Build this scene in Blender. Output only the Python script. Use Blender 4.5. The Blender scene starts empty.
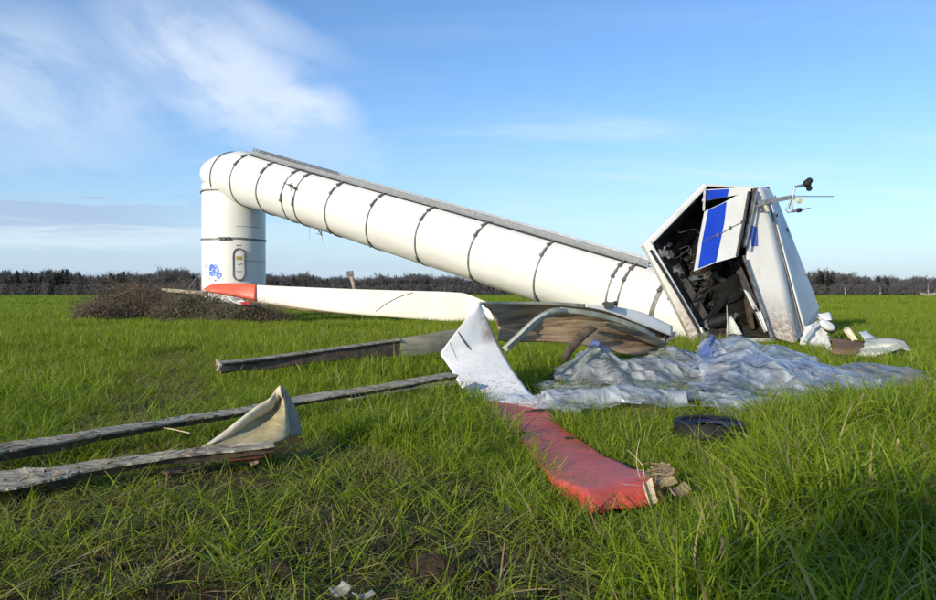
import bpy, bmesh, math, random
import numpy as np
from mathutils import Vector, Matrix

random.seed(7)
rng = np.random.default_rng(11)
R_ = math.radians
sc = bpy.context.scene
COL = sc.collection

# ------------------------------------------------------------------ camera
F = 750.0            # focal length in photo pixels (photo 936 x 600)
HZ = 292.0           # horizon row
EYE = 1.6
cd = bpy.data.cameras.new('camera')
cam = bpy.data.objects.new('camera', cd)
COL.objects.link(cam)
cam.location = (0, 0, EYE)
cam.rotation_euler = (R_(90), 0, 0)
cd.sensor_width = 36
cd.lens = 36 * F / 936
cd.shift_y = -(300 - HZ) / 936
cd.clip_start = 0.05
cd.clip_end = 20000
sc.camera = cam

# ------------------------------------------------------------------ light
SUN_AZ = Vector((-0.63, -0.777)).normalized()
SUN_EL = R_(18)
sun_dir = Vector((SUN_AZ.x * math.cos(SUN_EL), SUN_AZ.y * math.cos(SUN_EL), math.sin(SUN_EL)))
ld = bpy.data.lights.new('sun', 'SUN')
ld.energy = 4.2
ld.angle = R_(0.5)
ld.color = (1.0, 0.90, 0.73)
sun = bpy.data.objects.new('sun', ld)
COL.objects.link(sun)
sun.rotation_euler = (-sun_dir).to_track_quat('-Z', 'Y').to_euler()

sc.view_settings.view_transform = 'Standard'
sc.view_settings.look = 'None'
sc.view_settings.exposure = 0.2
sc.view_settings.gamma = 1.0
sc.view_settings.use_curve_mapping = False
sc.cycles.max_bounces = 6
sc.cycles.transparent_max_bounces = 12


class NT:
    """small helper to write node trees"""
    def __init__(s, tree):
        s.t = tree
        s.n = tree.nodes
        s.l = tree.links
        s.n.clear()

    def add(s, typ, **kw):
        nd = s.n.new(typ)
        for k, v in kw.items():
            if k in nd.bl_rna.properties and k not in ('inputs',):
                setattr(nd, k, v)
            elif k in nd.inputs:
                s.put(nd, k, v)
        return nd

    def put(s, nd, key, v):
        if isinstance(v, bpy.types.NodeSocket):
            s.l.new(v, nd.inputs[key])
        elif isinstance(v, bpy.types.Node):
            s.l.new(v.outputs[0], nd.inputs[key])
        else:
            nd.inputs[key].default_value = v

    def math(s, op, a, b=0.0, c=None, clamp=False):
        nd = s.n.new('ShaderNodeMath')
        nd.operation = op
        nd.use_clamp = clamp
        s.put(nd, 0, a)
        s.put(nd, 1, b)
        if c is not None:
            s.put(nd, 2, c)
        return nd.outputs[0]

    def mix(s, f, a, b):
        nd = s.n.new('ShaderNodeMix')
        nd.data_type = 'RGBA'
        s.put(nd, 0, f)
        s.put(nd, 6, a if not isinstance(a, tuple) else (*a, 1)[:4])
        s.put(nd, 7, b if not isinstance(b, tuple) else (*b, 1)[:4])
        return nd.outputs[2]

    def noise(s, vec, scale, detail=4, rough=0.55, dist=0.0):
        nd = s.n.new('ShaderNodeTexNoise')
        if vec is not None:
            s.put(nd, 'Vector', vec)
        s.put(nd, 'Scale', scale)
        s.put(nd, 'Detail', detail)
        s.put(nd, 'Roughness', rough)
        s.put(nd, 'Distortion', dist)
        return nd.outputs[0]

    def ramp(s, f, a, b, lo=0.0, hi=1.0):
        nd = s.n.new('ShaderNodeMapRange')
        nd.interpolation_type = 'SMOOTHSTEP'
        s.put(nd, 0, f)
        s.put(nd, 1, a)
        s.put(nd, 2, b)
        s.put(nd, 3, lo)
        s.put(nd, 4, hi)
        return nd.outputs[0]

    def mapping(s, vec, scale=(1, 1, 1), rot=(0, 0, 0), loc=(0, 0, 0)):
        nd = s.n.new('ShaderNodeMapping')
        s.put(nd, 'Vector', vec)
        nd.inputs['Scale'].default_value = scale
        nd.inputs['Rotation'].default_value = rot
        nd.inputs['Location'].default_value = loc
        return nd.outputs[0]


# ------------------------------------------------------------------ world: sky and clouds
world = bpy.data.worlds.new('World')
sc.world = world
world.use_nodes = True
w = NT(world.node_tree)
sky = w.n.new('ShaderNodeTexSky')
sky.sky_type = 'NISHITA'
sky.sun_disc = False
sky.sun_elevation = SUN_EL
sky.sun_rotation = math.atan2(SUN_AZ.x, SUN_AZ.y) % (2 * math.pi)
sky.altitude = 50
sky.air_density = 1.0
sky.dust_density = 0.6
sky.ozone_density = 2.2
geo = w.n.new('ShaderNodeTexCoord')
sep = w.n.new('ShaderNodeSeparateXYZ')
w.l.new(geo.outputs['Generated'], sep.inputs[0])
X, Y, Z = sep.outputs
# project the view direction on a high cloud sheet: p = (x, y) / z
zc = w.math('MAXIMUM', Z, 0.02)
cx = w.math('DIVIDE', X, w.math('ADD', zc, 0.16))
cy = w.math('DIVIDE', Y, w.math('ADD', zc, 0.16))
comb = w.n.new('ShaderNodeCombineXYZ')
w.put(comb, 0, cx)
w.put(comb, 1, cy)
cp = comb.outputs[0]
# angular coordinates used to say where clouds stand in the sky
yy = w.math('MAXIMUM', Y, 0.05)
ax = w.math('DIVIDE', X, yy)      # (px-468)/750
az = w.math('DIVIDE', Z, yy)      # (292-py)/750
front = w.ramp(Y, 0.0, 0.25)


n1 = w.noise(w.mapping(cp, (1.0, 0.55, 1), (0, 0, R_(-50))), 2.6, 9, 0.62, 0.35)


def blob(cx0, cz0, rx, rz, ang):
    dx = w.math('SUBTRACT', ax, cx0)
    dz = w.math('SUBTRACT', az, cz0)
    ca, sa = math.cos(ang), math.sin(ang)
    u = w.math('DIVIDE', w.math('ADD', w.math('MULTIPLY', dx, ca), w.math('MULTIPLY', dz, sa)), rx)
    v = w.math('DIVIDE', w.math('SUBTRACT', w.math('MULTIPLY', dz, ca), w.math('MULTIPLY', dx, sa)), rz)
    d = w.math('SQRT', w.math('ADD', w.math('MULTIPLY', u, u), w.math('MULTIPLY', v, v)))
    return w.ramp(w.math('ADD', d, w.math('MULTIPLY', w.math('SUBTRACT', n1, 0.5), 1.6)), 0.45, 1.1, 1.0, 0.0)


n2 = w.noise(w.mapping(cp, (0.4, 1.8, 1), (0, 0, R_(10)), (3, 1, 0)), 1.1, 7, 0.6, 0.15)
wisp = w.ramp(n1, 0.36, 0.62)
b1 = blob(-0.33, 0.295, 0.23, 0.095, R_(-30))       # the bright plume, upper left
b1b = blob(-0.24, 0.245, 0.115, 0.062, R_(-8))
b2 = blob(-0.58, 0.28, 0.22, 0.13, R_(-15))         # fainter veil at the left edge
b3 = blob(-0.36, 0.38, 0.24, 0.05, R_(-20))
m = w.math('MAXIMUM', w.math('MULTIPLY', b1, 0.62), w.math('MULTIPLY', b1b, 0.64))
m = w.math('MAXIMUM', m, w.math('MULTIPLY', b2, 0.42))
m = w.math('MAXIMUM', m, w.math('MULTIPLY', b3, 0.42))
m = w.math('MULTIPLY', m, w.math('ADD', w.math('MULTIPLY', wisp, 0.7), 0.38))
m = w.math('MULTIPLY', m, front)
streak = w.math('MULTIPLY', w.ramp(n2, 0.50, 0.75), w.math('MULTIPLY', w.ramp(az, 0.02, 0.12), w.ramp(az, 0.22, 0.34, 1.0, 0.25)))
m = w.math('MAXIMUM', m, w.math('MULTIPLY', streak, 0.38), clamp=True)
# low bank of grey-blue stratus over the left horizon
n3 = w.noise(w.mapping(geo.outputs['Generated'], (3.0, 3.0, 34)), 2.1, 5, 0.6, 0.3)
edge = w.math('ADD', az, w.math('MULTIPLY', w.math('SUBTRACT', n3, 0.5), 0.05))
bank = w.math('MULTIPLY', w.ramp(edge, 0.072, 0.088), w.ramp(edge, 0.122, 0.126, 1.0, 0.0))
bank = w.math('MULTIPLY', bank, w.ramp(ax, -0.52, -0.26, 1.0, 0.0))
n5 = w.noise(w.mapping(geo.outputs['Generated'], (2.0, 2.0, 22)), 3.1, 4, 0.6, 0.2)
lowh = w.math('MULTIPLY', w.ramp(az, 0.0, 0.07, 1.0, 0.0), w.ramp(ax, -0.3, 0.3, 1.0, 0.0))
bright = w.math('MULTIPLY', w.ramp(edge, 0.05, 0.07), w.ramp(edge, 0.078, 0.095, 1.0, 0.0))
bright = w.math('MULTIPLY', bright, w.ramp(ax, -0.55, -0.05, 1.0, 0.0))

skyc = w.n.new('ShaderNodeHueSaturation')
w.put(skyc, 'Color', sky.outputs[0])
skyc.inputs['Saturation'].default_value = 1.12
skyc.inputs['Value'].default_value = 1.12
tintn = w.n.new('ShaderNodeMix')
tintn.data_type = 'RGBA'
tintn.blend_type = 'MULTIPLY'
tintn.inputs[0].default_value = 1.0
w.put(tintn, 6, skyc.outputs[0])
tintn.inputs[7].default_value = (0.90, 1.02, 1.20, 1)
# moist air: the blue pales evenly towards the horizon all round
pale = w.math('POWER', w.math('SUBTRACT', 1.0, w.math('MAXIMUM', Z, 0.0)), 8.5)
SKYC = w.mix(w.math('MULTIPLY', pale, 0.88), tintn.outputs[2], (3.55, 4.55, 5.95, 1))
CLOUD = (6.2, 6.7, 7.4, 1)
c = w.mix(w.math('MULTIPLY', bright, 0.5), SKYC, (5.6, 6.2, 7.0, 1))
c = w.mix(w.math('MULTIPLY', w.math('MULTIPLY', bank, 0.7), w.ramp(n3, 0.2, 0.5)), c, (2.9, 3.7, 5.2, 1))
c = w.mix(w.math('MULTIPLY', w.math('MULTIPLY', lowh, 0.8), w.ramp(n5, 0.25, 0.65)), c, (3.4, 4.2, 5.7, 1))
c = w.mix(m, c, CLOUD)
bg = w.n.new('ShaderNodeBackground')
w.put(bg, 0, c)
bg.inputs[1].default_value = 0.13
wo = w.n.new('ShaderNodeOutputWorld')
w.l.new(bg.outputs[0], wo.inputs[0])


# ------------------------------------------------------------------ helpers
def P(px, py, y):
    """world point seen at photo pixel (px, py) at distance y"""
    return Vector(((px - 468) * y / F, y, EYE - (py - HZ) * y / F))


def G(px, py, z=0.0):
    """world point at height z seen at photo pixel"""
    y = F * (EYE - z) / (py - HZ)
    return Vector(((px - 468) * y / F, y, z))


def hash2(ix, iy, seed):
    h = (ix * 374761393 + iy * 668265263 + seed * 1442695041) & 0xFFFFFFFF
    h = ((h ^ (h >> 13)) * 1274126177) & 0xFFFFFFFF
    return ((h ^ (h >> 16)) & 0xFFFFFF) / float(0xFFFFFF)


def vn(x, y, seed=0):
    x = np.asarray(x, float)
    y = np.asarray(y, float)
    ix = np.floor(x).astype(np.int64)
    iy = np.floor(y).astype(np.int64)
    fx = x - ix
    fy = y - iy
    fx = fx * fx * (3 - 2 * fx)
    fy = fy * fy * (3 - 2 * fy)
    a = hash2(ix, iy, seed)
    b = hash2(ix + 1, iy, seed)
    c_ = hash2(ix, iy + 1, seed)
    d = hash2(ix + 1, iy + 1, seed)
    return (a * (1 - fx) + b * fx) * (1 - fy) + (c_ * (1 - fx) + d * fx) * fy


def fbm(x, y, seed=0, oct=4, gain=0.5):
    s = 0
    a = 1
    t = 0
    for o in range(oct):
        s = s + a * vn(np.asarray(x) * 2 ** o + 17.3 * o, np.asarray(y) * 2 ** o + 5.1 * o, seed + o)
        t += a
        a *= gain
    return s / t


def inpoly(px, py, poly):
    ins = np.zeros(np.shape(px), bool)
    n = len(poly)
    j = n - 1
    for i in range(n):
        xi, yi = poly[i]
        xj, yj = poly[j]
        if yi != yj:
            k = ((yi > py) != (yj > py)) & (px < (xj - xi) * (py - yi) / (yj - yi) + xi)
            ins ^= k
        j = i
    return ins


def sm(x, a, b):
    t = np.clip((x - a) / (b - a), 0, 1)
    return t * t * (3 - 2 * t)


def gz(x, y):
    """ground relief"""
    x = np.asarray(x, float)
    y = np.asarray(y, float)
    near = 1 - sm(np.abs(y), 25, 60)
    z = (fbm(x * 0.35, y * 0.35, 3, 3) - 0.5) * 0.08 * near - 0.05 * near
    fine = 1 - sm(y, 8, 16)
    z = z + (fbm(x * 4.5, y * 4.5, 8, 4, 0.6) - 0.5) * 0.07 * fine
    return z


def tag(o, label=None, cat=None, group=None, kind=None):
    if label:
        o['label'] = label
    if cat:
        o['category'] = cat
    if group:
        o['group'] = group
    if kind:
        o['kind'] = kind
    return o


def thing(name, label, cat, loc=(0, 0, 0), group=None):
    o = bpy.data.objects.new(name, None)
    o.empty_display_size = 0.3
    COL.objects.link(o)
    o.location = loc
    tag(o, label, cat, group)
    o['_w'] = [float(v) for v in loc]
    return o


def wloc(o):
    v = Vector((0, 0, 0))
    while o is not None:
        v += Vector(o.location)
        o = o.parent
    return v


def make(name, verts, faces, m, parent=None, smooth=False, label=None):
    """verts are given in world coordinates; stored relative to the parent"""
    if parent is not None:
        off = wloc(parent)
    else:
        off = Vector((0, 0, 0))
    me = bpy.data.meshes.new(name)
    V = np.array([tuple(v) for v in verts], float).reshape(-1, 3) - np.array(tuple(off))
    me.from_pydata(V.tolist(), [], [tuple(int(i) for i in f) for f in faces])
    ms = m if isinstance(m, (list, tuple)) else [m]
    for k in ms:
        me.materials.append(k)
    if smooth:
        me.polygons.foreach_set('use_smooth', [True] * len(me.polygons))
    me.update()
    o = bpy.data.objects.new(name, me)
    COL.objects.link(o)
    if parent is not None:
        o.parent = parent
    if label:
        o['label'] = label
    return o


def mod_solid(o, t, offset=-1.0):
    m = o.modifiers.new('thickness', 'SOLIDIFY')
    m.thickness = t
    m.offset = offset
    return o


def mod_bevel(o, wd, seg=2, angle=30):
    m = o.modifiers.new('bevel', 'BEVEL')
    m.width = wd
    m.segments = seg
    m.limit_method = 'ANGLE'
    m.angle_limit = R_(angle)
    return o


def grid_faces(nr, nc, close=False):
    fs = []
    for i in range(nr - 1):
        for j in range(nc - 1 + (1 if close else 0)):
            k = (j + 1) % nc
            fs.append((i * nc + j, i * nc + k, (i + 1) * nc + k, (i + 1) * nc + j))
    return fs


def catmull(pts, n):
    """resample a list of equal-length tuples smoothly"""
    A = np.array([list(p) for p in pts], float)
    m_ = len(A)
    t = np.linspace(0, m_ - 1, n)
    out = []
    for v in t:
        i = min(int(v), m_ - 2)
        f = v - i
        p0 = A[max(i - 1, 0)]
        p1 = A[i]
        p2 = A[i + 1]
        p3 = A[min(i + 2, m_ - 1)]
        out.append(0.5 * ((2 * p1) + (-p0 + p2) * f + (2 * p0 - 5 * p1 + 4 * p2 - p3) * f * f + (-p0 + 3 * p1 - 3 * p2 + p3) * f ** 3))
    return np.array(out)


def linear(pts, n):
    """resample straight from row to row, with slightly softened corners"""
    A = np.array([list(p) for p in pts], float)
    t = np.linspace(0, len(A) - 1, n * 3)
    B = np.stack([np.interp(t, np.arange(len(A)), A[:, k]) for k in range(A.shape[1])], 1)
    C_ = B.copy()
    C_[1:-1] = (B[:-2] + B[1:-1] * 2 + B[2:]) / 4
    idx = np.round(np.linspace(0, len(C_) - 1, n)).astype(int)
    return C_[idx]


def from_cam(o, pts, lift=0.004):
    """points on the surface of an object as seen at photo pixels"""
    from mathutils.bvhtree import BVHTree
    bpy.context.view_layer.update()
    dg = bpy.context.evaluated_depsgraph_get()
    ev = o.evaluated_get(dg)
    me_ = ev.to_mesh()
    mw = o.matrix_world
    bv = BVHTree.FromPolygons([mw @ v.co for v in me_.vertices], [tuple(p.vertices) for p in me_.polygons])
    ev.to_mesh_clear()
    out = []
    for (a, b) in pts:
        d = Vector(((a - 468) / F, 1, -(b - HZ) / F)).normalized()
        h = bv.ray_cast(Vector((0, 0, EYE)), d)
        if h[0] is not None:
            n_ = h[1] if h[1].dot(d) < 0 else -h[1]
            out.append(h[0] + n_ * lift)
    return out


def dense(pts, n):
    return [tuple(p) for p in catmull(pts, n)]


def tube(path, rad, seg=8, cap=True):
    """verts, faces of a tube along a path; rad a number or a list"""
    path = [Vector(p) for p in path]
    n = len(path)
    rads = [rad] * n if isinstance(rad, (int, float)) else list(rad)
    V = []
    up = Vector((0, 0, 1))
    prev = None
    for i in range(n):
        d = (path[min(i + 1, n - 1)] - path[max(i - 1, 0)]).normalized()
        if prev is None:
            a = d.cross(up)
            if a.length < 0.05:
                a = d.cross(Vector((1, 0, 0)))
            a.normalize()
        else:
            a = (prev - d * prev.dot(d)).normalized()
        prev = a
        b = d.cross(a)
        for k in range(seg):
            t = 2 * math.pi * k / seg
            V.append(path[i] + (a * math.cos(t) + b * math.sin(t)) * rads[i])
    Fc = grid_faces(n, seg, True)
    if cap:
        Fc.append(tuple(reversed(range(seg))))
        Fc.append(tuple((n - 1) * seg + k for k in range(seg)))
    return V, Fc


def join(parts):
    V = []
    Fc = []
    for v, f in parts:
        o = len(V)
        V += [tuple(p) for p in v]
        Fc += [tuple(i + o for i in q) for q in f]
    return V, Fc


def obox(c, ax_, ay_, az_):
    """box from centre and three half-axis vectors"""
    c = Vector(c)
    ax_, ay_, az_ = Vector(ax_), Vector(ay_), Vector(az_)
    V = [c + ax_ * i + ay_ * j + az_ * k for k in (-1, 1) for j in (-1, 1) for i in (-1, 1)]
    Fc = [(0, 2, 3, 1), (4, 5, 7, 6), (0, 1, 5, 4), (2, 6, 7, 3), (0, 4, 6, 2), (1, 3, 7, 5)]
    return V, Fc


def bar(p, q, wd, hd, up=Vector((0, 0, 1))):
    p, q = Vector(p), Vector(q)
    d = (q - p)
    s = d.cross(up).normalized()
    u = s.cross(d).normalized()
    return obox((p + q) / 2, d / 2, s * wd / 2, u * hd / 2)


def mat(name, col, col2=None, rough=0.6, scale=4.0, bump=0.0, bscale=None, stretch=(1, 1, 1), metal=0.0,
        spec=0.5, dirt=None, dirt_amt=0.0, dirt_scale=3.0, coords='Object', lo=0.35, hi=0.65, coat=0.0, bdist=0.02):
    m_ = bpy.data.materials.new(name)
    m_.use_nodes = True
    t = NT(m_.node_tree)
    co = t.n.new('ShaderNodeTexCoord').outputs[coords]
    vec = t.mapping(co, stretch)
    col2 = col2 or tuple(v * 0.8 for v in col)
    n = t.noise(vec, scale, 6, 0.6)
    cc = t.mix(t.ramp(n, lo, hi), col, col2)
    if dirt:
        dn = t.noise(t.mapping(co, stretch, (0, 0, 0), (4, 7, 2)), dirt_scale, 7, 0.65, 0.4)
        f = t.math('MULTIPLY', t.ramp(dn, 0.72 - 0.4 * dirt_amt, 0.88 - 0.3 * dirt_amt), min(1, 0.5 + dirt_amt))
        cc = t.mix(f, cc, dirt)
    b = t.n.new('ShaderNodeBsdfPrincipled')
    t.put(b, 'Base Color', cc)
    t.put(b, 'Roughness', t.ramp(n, 0.2, 0.8, max(rough - 0.08, 0.02), min(rough + 0.1, 1)))
    b.inputs['Metallic'].default_value = metal
    b.inputs['Specular IOR Level'].default_value = spec
    b.inputs['Coat Weight'].default_value = coat
    if bump:
        bn = t.noise(vec, bscale or scale * 4, 6, 0.65)
        bu = t.add('ShaderNodeBump', Strength=bump, Distance=bdist, Height=bn)
        t.put(b, 'Normal', bu.outputs[0])
    o = t.n.new('ShaderNodeOutputMaterial')
    t.l.new(b.outputs[0], o.inputs[0])
    return m_


WHITE = (0.72, 0.71, 0.67)
M = {}
M['tower'] = mat('tower_paint', WHITE, (0.72, 0.70, 0.64), 0.38, 0.8, 0.03, 3, dirt=(0.55, 0.53, 0.47), dirt_amt=0.24, dirt_scale=1.4, stretch=(1, 1, 0.35))
M['blade'] = mat('blade_gelcoat', (0.80, 0.785, 0.745), (0.74, 0.72, 0.66), 0.42, 1.5, 0.03, 5, dirt=(0.42, 0.38, 0.30), dirt_amt=0.22, dirt_scale=2.2)
M['red'] = mat('red_gelcoat', (0.78, 0.13, 0.06), (0.66, 0.10, 0.05), 0.4, 2.0, 0.05, 6, dirt=(0.30, 0.08, 0.05), dirt_amt=0.2)
M['steel'] = mat('galvanised_steel', (0.33, 0.33, 0.32), (0.22, 0.22, 0.215), 0.45, 6, 0.1, metal=0.6)
M['darksteel'] = mat('dark_steel', (0.09, 0.09, 0.088), (0.05, 0.05, 0.05), 0.5, 6, 0.1, metal=0.4)
M['strap'] = mat('strap_steel', (0.23, 0.225, 0.21), (0.13, 0.128, 0.12), 0.55, 5, 0.2, metal=0.3)
M['ladder'] = mat('ladder_aluminium', (0.46, 0.47, 0.48), (0.34, 0.35, 0.36), 0.45, 5, 0.1, metal=0.45)
M['black'] = mat('black_plastic', (0.010, 0.010, 0.012), (0.018, 0.018, 0.02), 0.6, 5, 0.1, spec=0.25)
M['seam'] = mat('dark_seam', (0.10, 0.10, 0.095), (0.2, 0.19, 0.18), 0.7, 5)
M['soil'] = mat('clod_soil', (0.075, 0.048, 0.030), (0.035, 0.024, 0.017), 0.95, 30, 0.8, 60, spec=0.1)
M['bark_far'] = mat('hazed_twigs', (0.118, 0.112, 0.112), (0.082, 0.080, 0.084), 0.95, 0.15, spec=0.1)  # distance haze is greyed into the twig colour
M['conifer'] = mat('conifer_needles', (0.035, 0.046, 0.034), (0.050, 0.058, 0.040), 0.95, 0.3, spec=0.1)
M['birch'] = mat('birch_bark', (0.42, 0.40, 0.37), (0.2, 0.19, 0.17), 0.9, 1.0)
M['stem_red'] = mat('bramble_stem_red', (0.15, 0.108, 0.078), (0.10, 0.08, 0.058), 0.85, 1.0)
M['stem_brown'] = mat('bramble_stem_brown', (0.15, 0.115, 0.075), (0.09, 0.078, 0.05), 0.85, 1.0)
M['leaf_red'] = mat('bramble_leaf_red', (0.19, 0.095, 0.060), (0.12, 0.10, 0.045), 0.8, 1.3)
M['leaf_green'] = mat('bramble_leaf_green', (0.095, 0.11, 0.035), (0.15, 0.10, 0.055), 0.8, 0.9)
M['doorpaint'] = mat('door_paint', (0.72, 0.71, 0.66), (0.66, 0.65, 0.60), 0.45, 2.0)
M['sign_yellow'] = mat('faded_yellow_sign', (0.50, 0.33, 0.07), (0.42, 0.28, 0.08), 0.6, 4)
M['rust'] = mat('grey_frame_paint', (0.26, 0.25, 0.22), (0.16, 0.14, 0.11), 0.6, 5)
M['graf'] = mat('blue_spray_paint', (0.055, 0.12, 0.55), (0.10, 0.20, 0.66), 0.5, 5)
M['graf2'] = mat('pale_blue_spray_paint', (0.32, 0.42, 0.74), (0.42, 0.52, 0.80), 0.5, 5)
M['bladebig'] = mat('blade_gelcoat_lying', (0.82, 0.79, 0.72), (0.75, 0.70, 0.60), 0.45, 0.7, 0.04, 3, dirt=(0.50, 0.40, 0.30), dirt_amt=0.30, dirt_scale=3.5)
M['ply'] = mat('broken_glassfibre', (0.34, 0.24, 0.13), (0.20, 0.13, 0.07), 0.8, 3, 0.4, 14, stretch=(1, 1, 3))
M['redscrap'] = mat('red_scrap', (0.55, 0.03, 0.03), (0.4, 0.02, 0.03), 0.4, 3)
M['weath'] = mat('weathered_board', (0.42, 0.36, 0.27), (0.25, 0.20, 0.14), 0.85, 4, 0.3)
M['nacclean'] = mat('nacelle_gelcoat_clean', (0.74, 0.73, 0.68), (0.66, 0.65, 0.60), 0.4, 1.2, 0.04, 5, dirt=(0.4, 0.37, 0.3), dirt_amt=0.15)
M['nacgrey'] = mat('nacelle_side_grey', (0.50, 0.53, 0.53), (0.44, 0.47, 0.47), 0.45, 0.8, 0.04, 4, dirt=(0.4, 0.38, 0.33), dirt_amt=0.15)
M['liner'] = mat('oily_inner_lining', (0.075, 0.055, 0.032), (0.014, 0.012, 0.010), 0.75, 1.6, 0.8, 7, lo=0.3, hi=0.62, dirt=(0.14, 0.105, 0.06), dirt_amt=0.35, bdist=0.06)
M['blue'] = mat('blue_stripe_paint', (0.012, 0.05, 0.44), (0.015, 0.06, 0.50), 0.32, 1.5, 0.02, 6)
M['bluedim'] = mat('blue_stripe_paint_side', (0.06, 0.10, 0.36), (0.08, 0.13, 0.40), 0.4, 1.5)
M['iron'] = mat('oily_cast_iron', (0.022, 0.019, 0.016), (0.008, 0.007, 0.007), 0.5, 4, 0.5, 12, metal=0.3)
M['ironbrown'] = mat('rusty_iron', (0.075, 0.052, 0.030), (0.018, 0.014, 0.011), 0.7, 4, 0.5, 12)
M['alloy'] = mat('grimy_alloy', (0.30, 0.30, 0.29), (0.10, 0.10, 0.095), 0.45, 5, 0.3, metal=0.6)
M['rubber'] = mat('black_hose', (0.014, 0.014, 0.014), (0.03, 0.03, 0.03), 0.5, 5)
M['cream'] = mat('cream_plastic', (0.62, 0.58, 0.36), (0.5, 0.46, 0.3), 0.5, 5)
M['woodin'] = mat('brown_laminate', (0.20, 0.125, 0.075), (0.10, 0.062, 0.038), 0.8, 1.6, 0.35, 9, stretch=(0.5, 0.5, 2.2), dirt=(0.30, 0.26, 0.17), dirt_amt=0.2)
M['skinpale'] = mat('torn_blade_skin', (0.52, 0.53, 0.46), (0.38, 0.40, 0.31), 0.6, 3, 0.3, 9, dirt=(0.20, 0.13, 0.08), dirt_amt=0.35, dirt_scale=4)
M['creamlam0'] = mat('cream_strip', (0.62, 0.56, 0.42), (0.44, 0.36, 0.24), .6, 4, .3, 12)
M['greenlam'] = mat('green_glassfibre', (0.36, 0.37, 0.28), (0.24, 0.25, 0.18), 0.65, 3, 0.3, 12, dirt=(0.20, 0.15, 0.09), dirt_amt=0.25, stretch=(1, 1, 1))
M['fibre'] = mat('torn_fibres', (0.40, 0.30, 0.17), (0.20, 0.14, 0.075), .8, 8, .4)
M['fibrepale'] = mat('torn_fibres_pale', (0.62, 0.52, 0.36), (0.44, 0.34, 0.22), .8, 8, .4)
M['spar'] = mat('weathered_spar', (0.42, 0.385, 0.29), (0.24, 0.21, 0.15), .8, 7, .6, 24, dirt=(0.085, 0.062, 0.04), dirt_amt=.62, dirt_scale=6, stretch=(0.5, 2.5, 1))
M['sparside'] = mat('dirty_spar_side', (0.13, 0.085, 0.052), (0.055, 0.042, 0.030), .85, 5, .5, 20, dirt=(0.2, 0.17, 0.12), dirt_amt=.2)
M['redbrown'] = mat('red_brown_core', (0.24, 0.085, 0.04), (0.12, 0.05, 0.03), .75, 6, .4, 20)
M['creamlam'] = mat('cream_laminate', (0.52, 0.46, 0.30), (0.36, 0.29, 0.17), .7, 2, .3, 9, stretch=(1, 1, 4))
M['flapm'] = mat('cream_flap', (0.40, 0.34, 0.19), (0.27, 0.23, 0.13), .38, 3.5, .5, 12, dirt=(0.66, 0.60, 0.38), dirt_amt=.38, dirt_scale=2.2, stretch=(1.6, 1, 5))
M['flapside'] = mat('grey_flap_side', (0.26, 0.26, 0.22), (0.17, 0.17, 0.14), .6, 4, .4, 14)
M['ringblue'] = mat('blue_black_plastic', (0.012, 0.016, 0.045), (0.02, 0.025, 0.055), .45, 4, spec=0.3)


# ------------------------------------------------------------------ ground
def ground_material():
    m_ = bpy.data.materials.new('field_soil_and_grass')
    m_.use_nodes = True
    t = NT(m_.node_tree)
    g = t.n.new('ShaderNodeNewGeometry').outputs['Position']
    s = t.n.new('ShaderNodeSeparateXYZ')
    t.l.new(g, s.inputs[0])
    soiln = t.noise(g, 3.5, 8, 0.7)
    soil = t.mix(t.ramp(soiln, 0.3, 0.7), (0.034, 0.020, 0.010), (0.125, 0.070, 0.034))
    # low seedlings and moss between the clods
    mg = t.noise(g, 1.3, 6, 0.65)
    soil = t.mix(t.math('MULTIPLY', t.ramp(mg, 0.42, 0.6), 0.5), soil, (0.045, 0.075, 0.018))
    far1 = t.noise(t.mapping(g, (0.02, 0.16, 1)), 1.0, 5, 0.6)
    far2 = t.noise(t.mapping(g, (0.004, 0.035, 1)), 1.0, 4, 0.6)
    green = t.mix(t.ramp(far1, 0.3, 0.7), (0.068, 0.140, 0.016), (0.105, 0.185, 0.024))
    green = t.mix(t.ramp(far2, 0.45, 0.62), green, (0.060, 0.120, 0.020))
    fine = t.noise(t.mapping(g, (1, 1, 1)), 5, 4, 0.7)
    green = t.mix(t.math('MULTIPLY', t.ramp(fine, 0.35, 0.6), 0.35), green, (0.035, 0.07, 0.012))
    f = t.ramp(s.outputs[1], 14.0, 55.0)
    cc = t.mix(f, soil, green)
    b = t.n.new('ShaderNodeBsdfPrincipled')
    t.put(b, 'Base Color', cc)
    b.inputs['Roughness'].default_value = 0.95
    b.inputs['Specular IOR Level'].default_value = 0.15
    bn = t.noise(g, 14, 8, 0.7)
    bu = t.add('ShaderNodeBump', Strength=0.9, Distance=0.05, Height=bn)
    t.put(b, 'Normal', bu.outputs[0])
    o = t.n.new('ShaderNodeOutputMaterial')
    t.l.new(b.outputs[0], o.inputs[0])
    return m_


ys = list(np.arange(-60, 0, 3.0)) + list(np.arange(0, 2.5, 0.25))
yv = 2.5
while yv < 16:
    ys.append(yv)
    yv += 0.045
while yv < 9000:
    ys.append(yv)
    yv *= 1.03
ys = np.array(ys)
u = np.linspace(-1, 1, 281)
u = np.sign(u) * (0.55 * np.abs(u) + 0.45 * np.abs(u) ** 3)
YY, UU = np.meshgrid(ys, u, indexing='ij')
XX = UU * (12 + 1.6 * np.maximum(YY, 0) + np.where(YY < 0, 40, 0))
ZZ = gz(XX, YY)
gv = np.stack([XX.ravel(), YY.ravel(), ZZ.ravel()], 1)
nr, nc = YY.shape
ii = np.arange(nr - 1)[:, None] * nc + np.arange(nc - 1)[None, :]
gf = np.stack([ii, ii + 1, ii + nc + 1, ii + nc], -1).reshape(-1, 4)
me = bpy.data.meshes.new('field')
me.from_pydata(gv.tolist(), [], gf.tolist())
me.materials.append(ground_material())
me.polygons.foreach_set('use_smooth', [True] * len(me.polygons))
fo = bpy.data.objects.new('field_ground', me)
COL.objects.link(fo)
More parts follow.
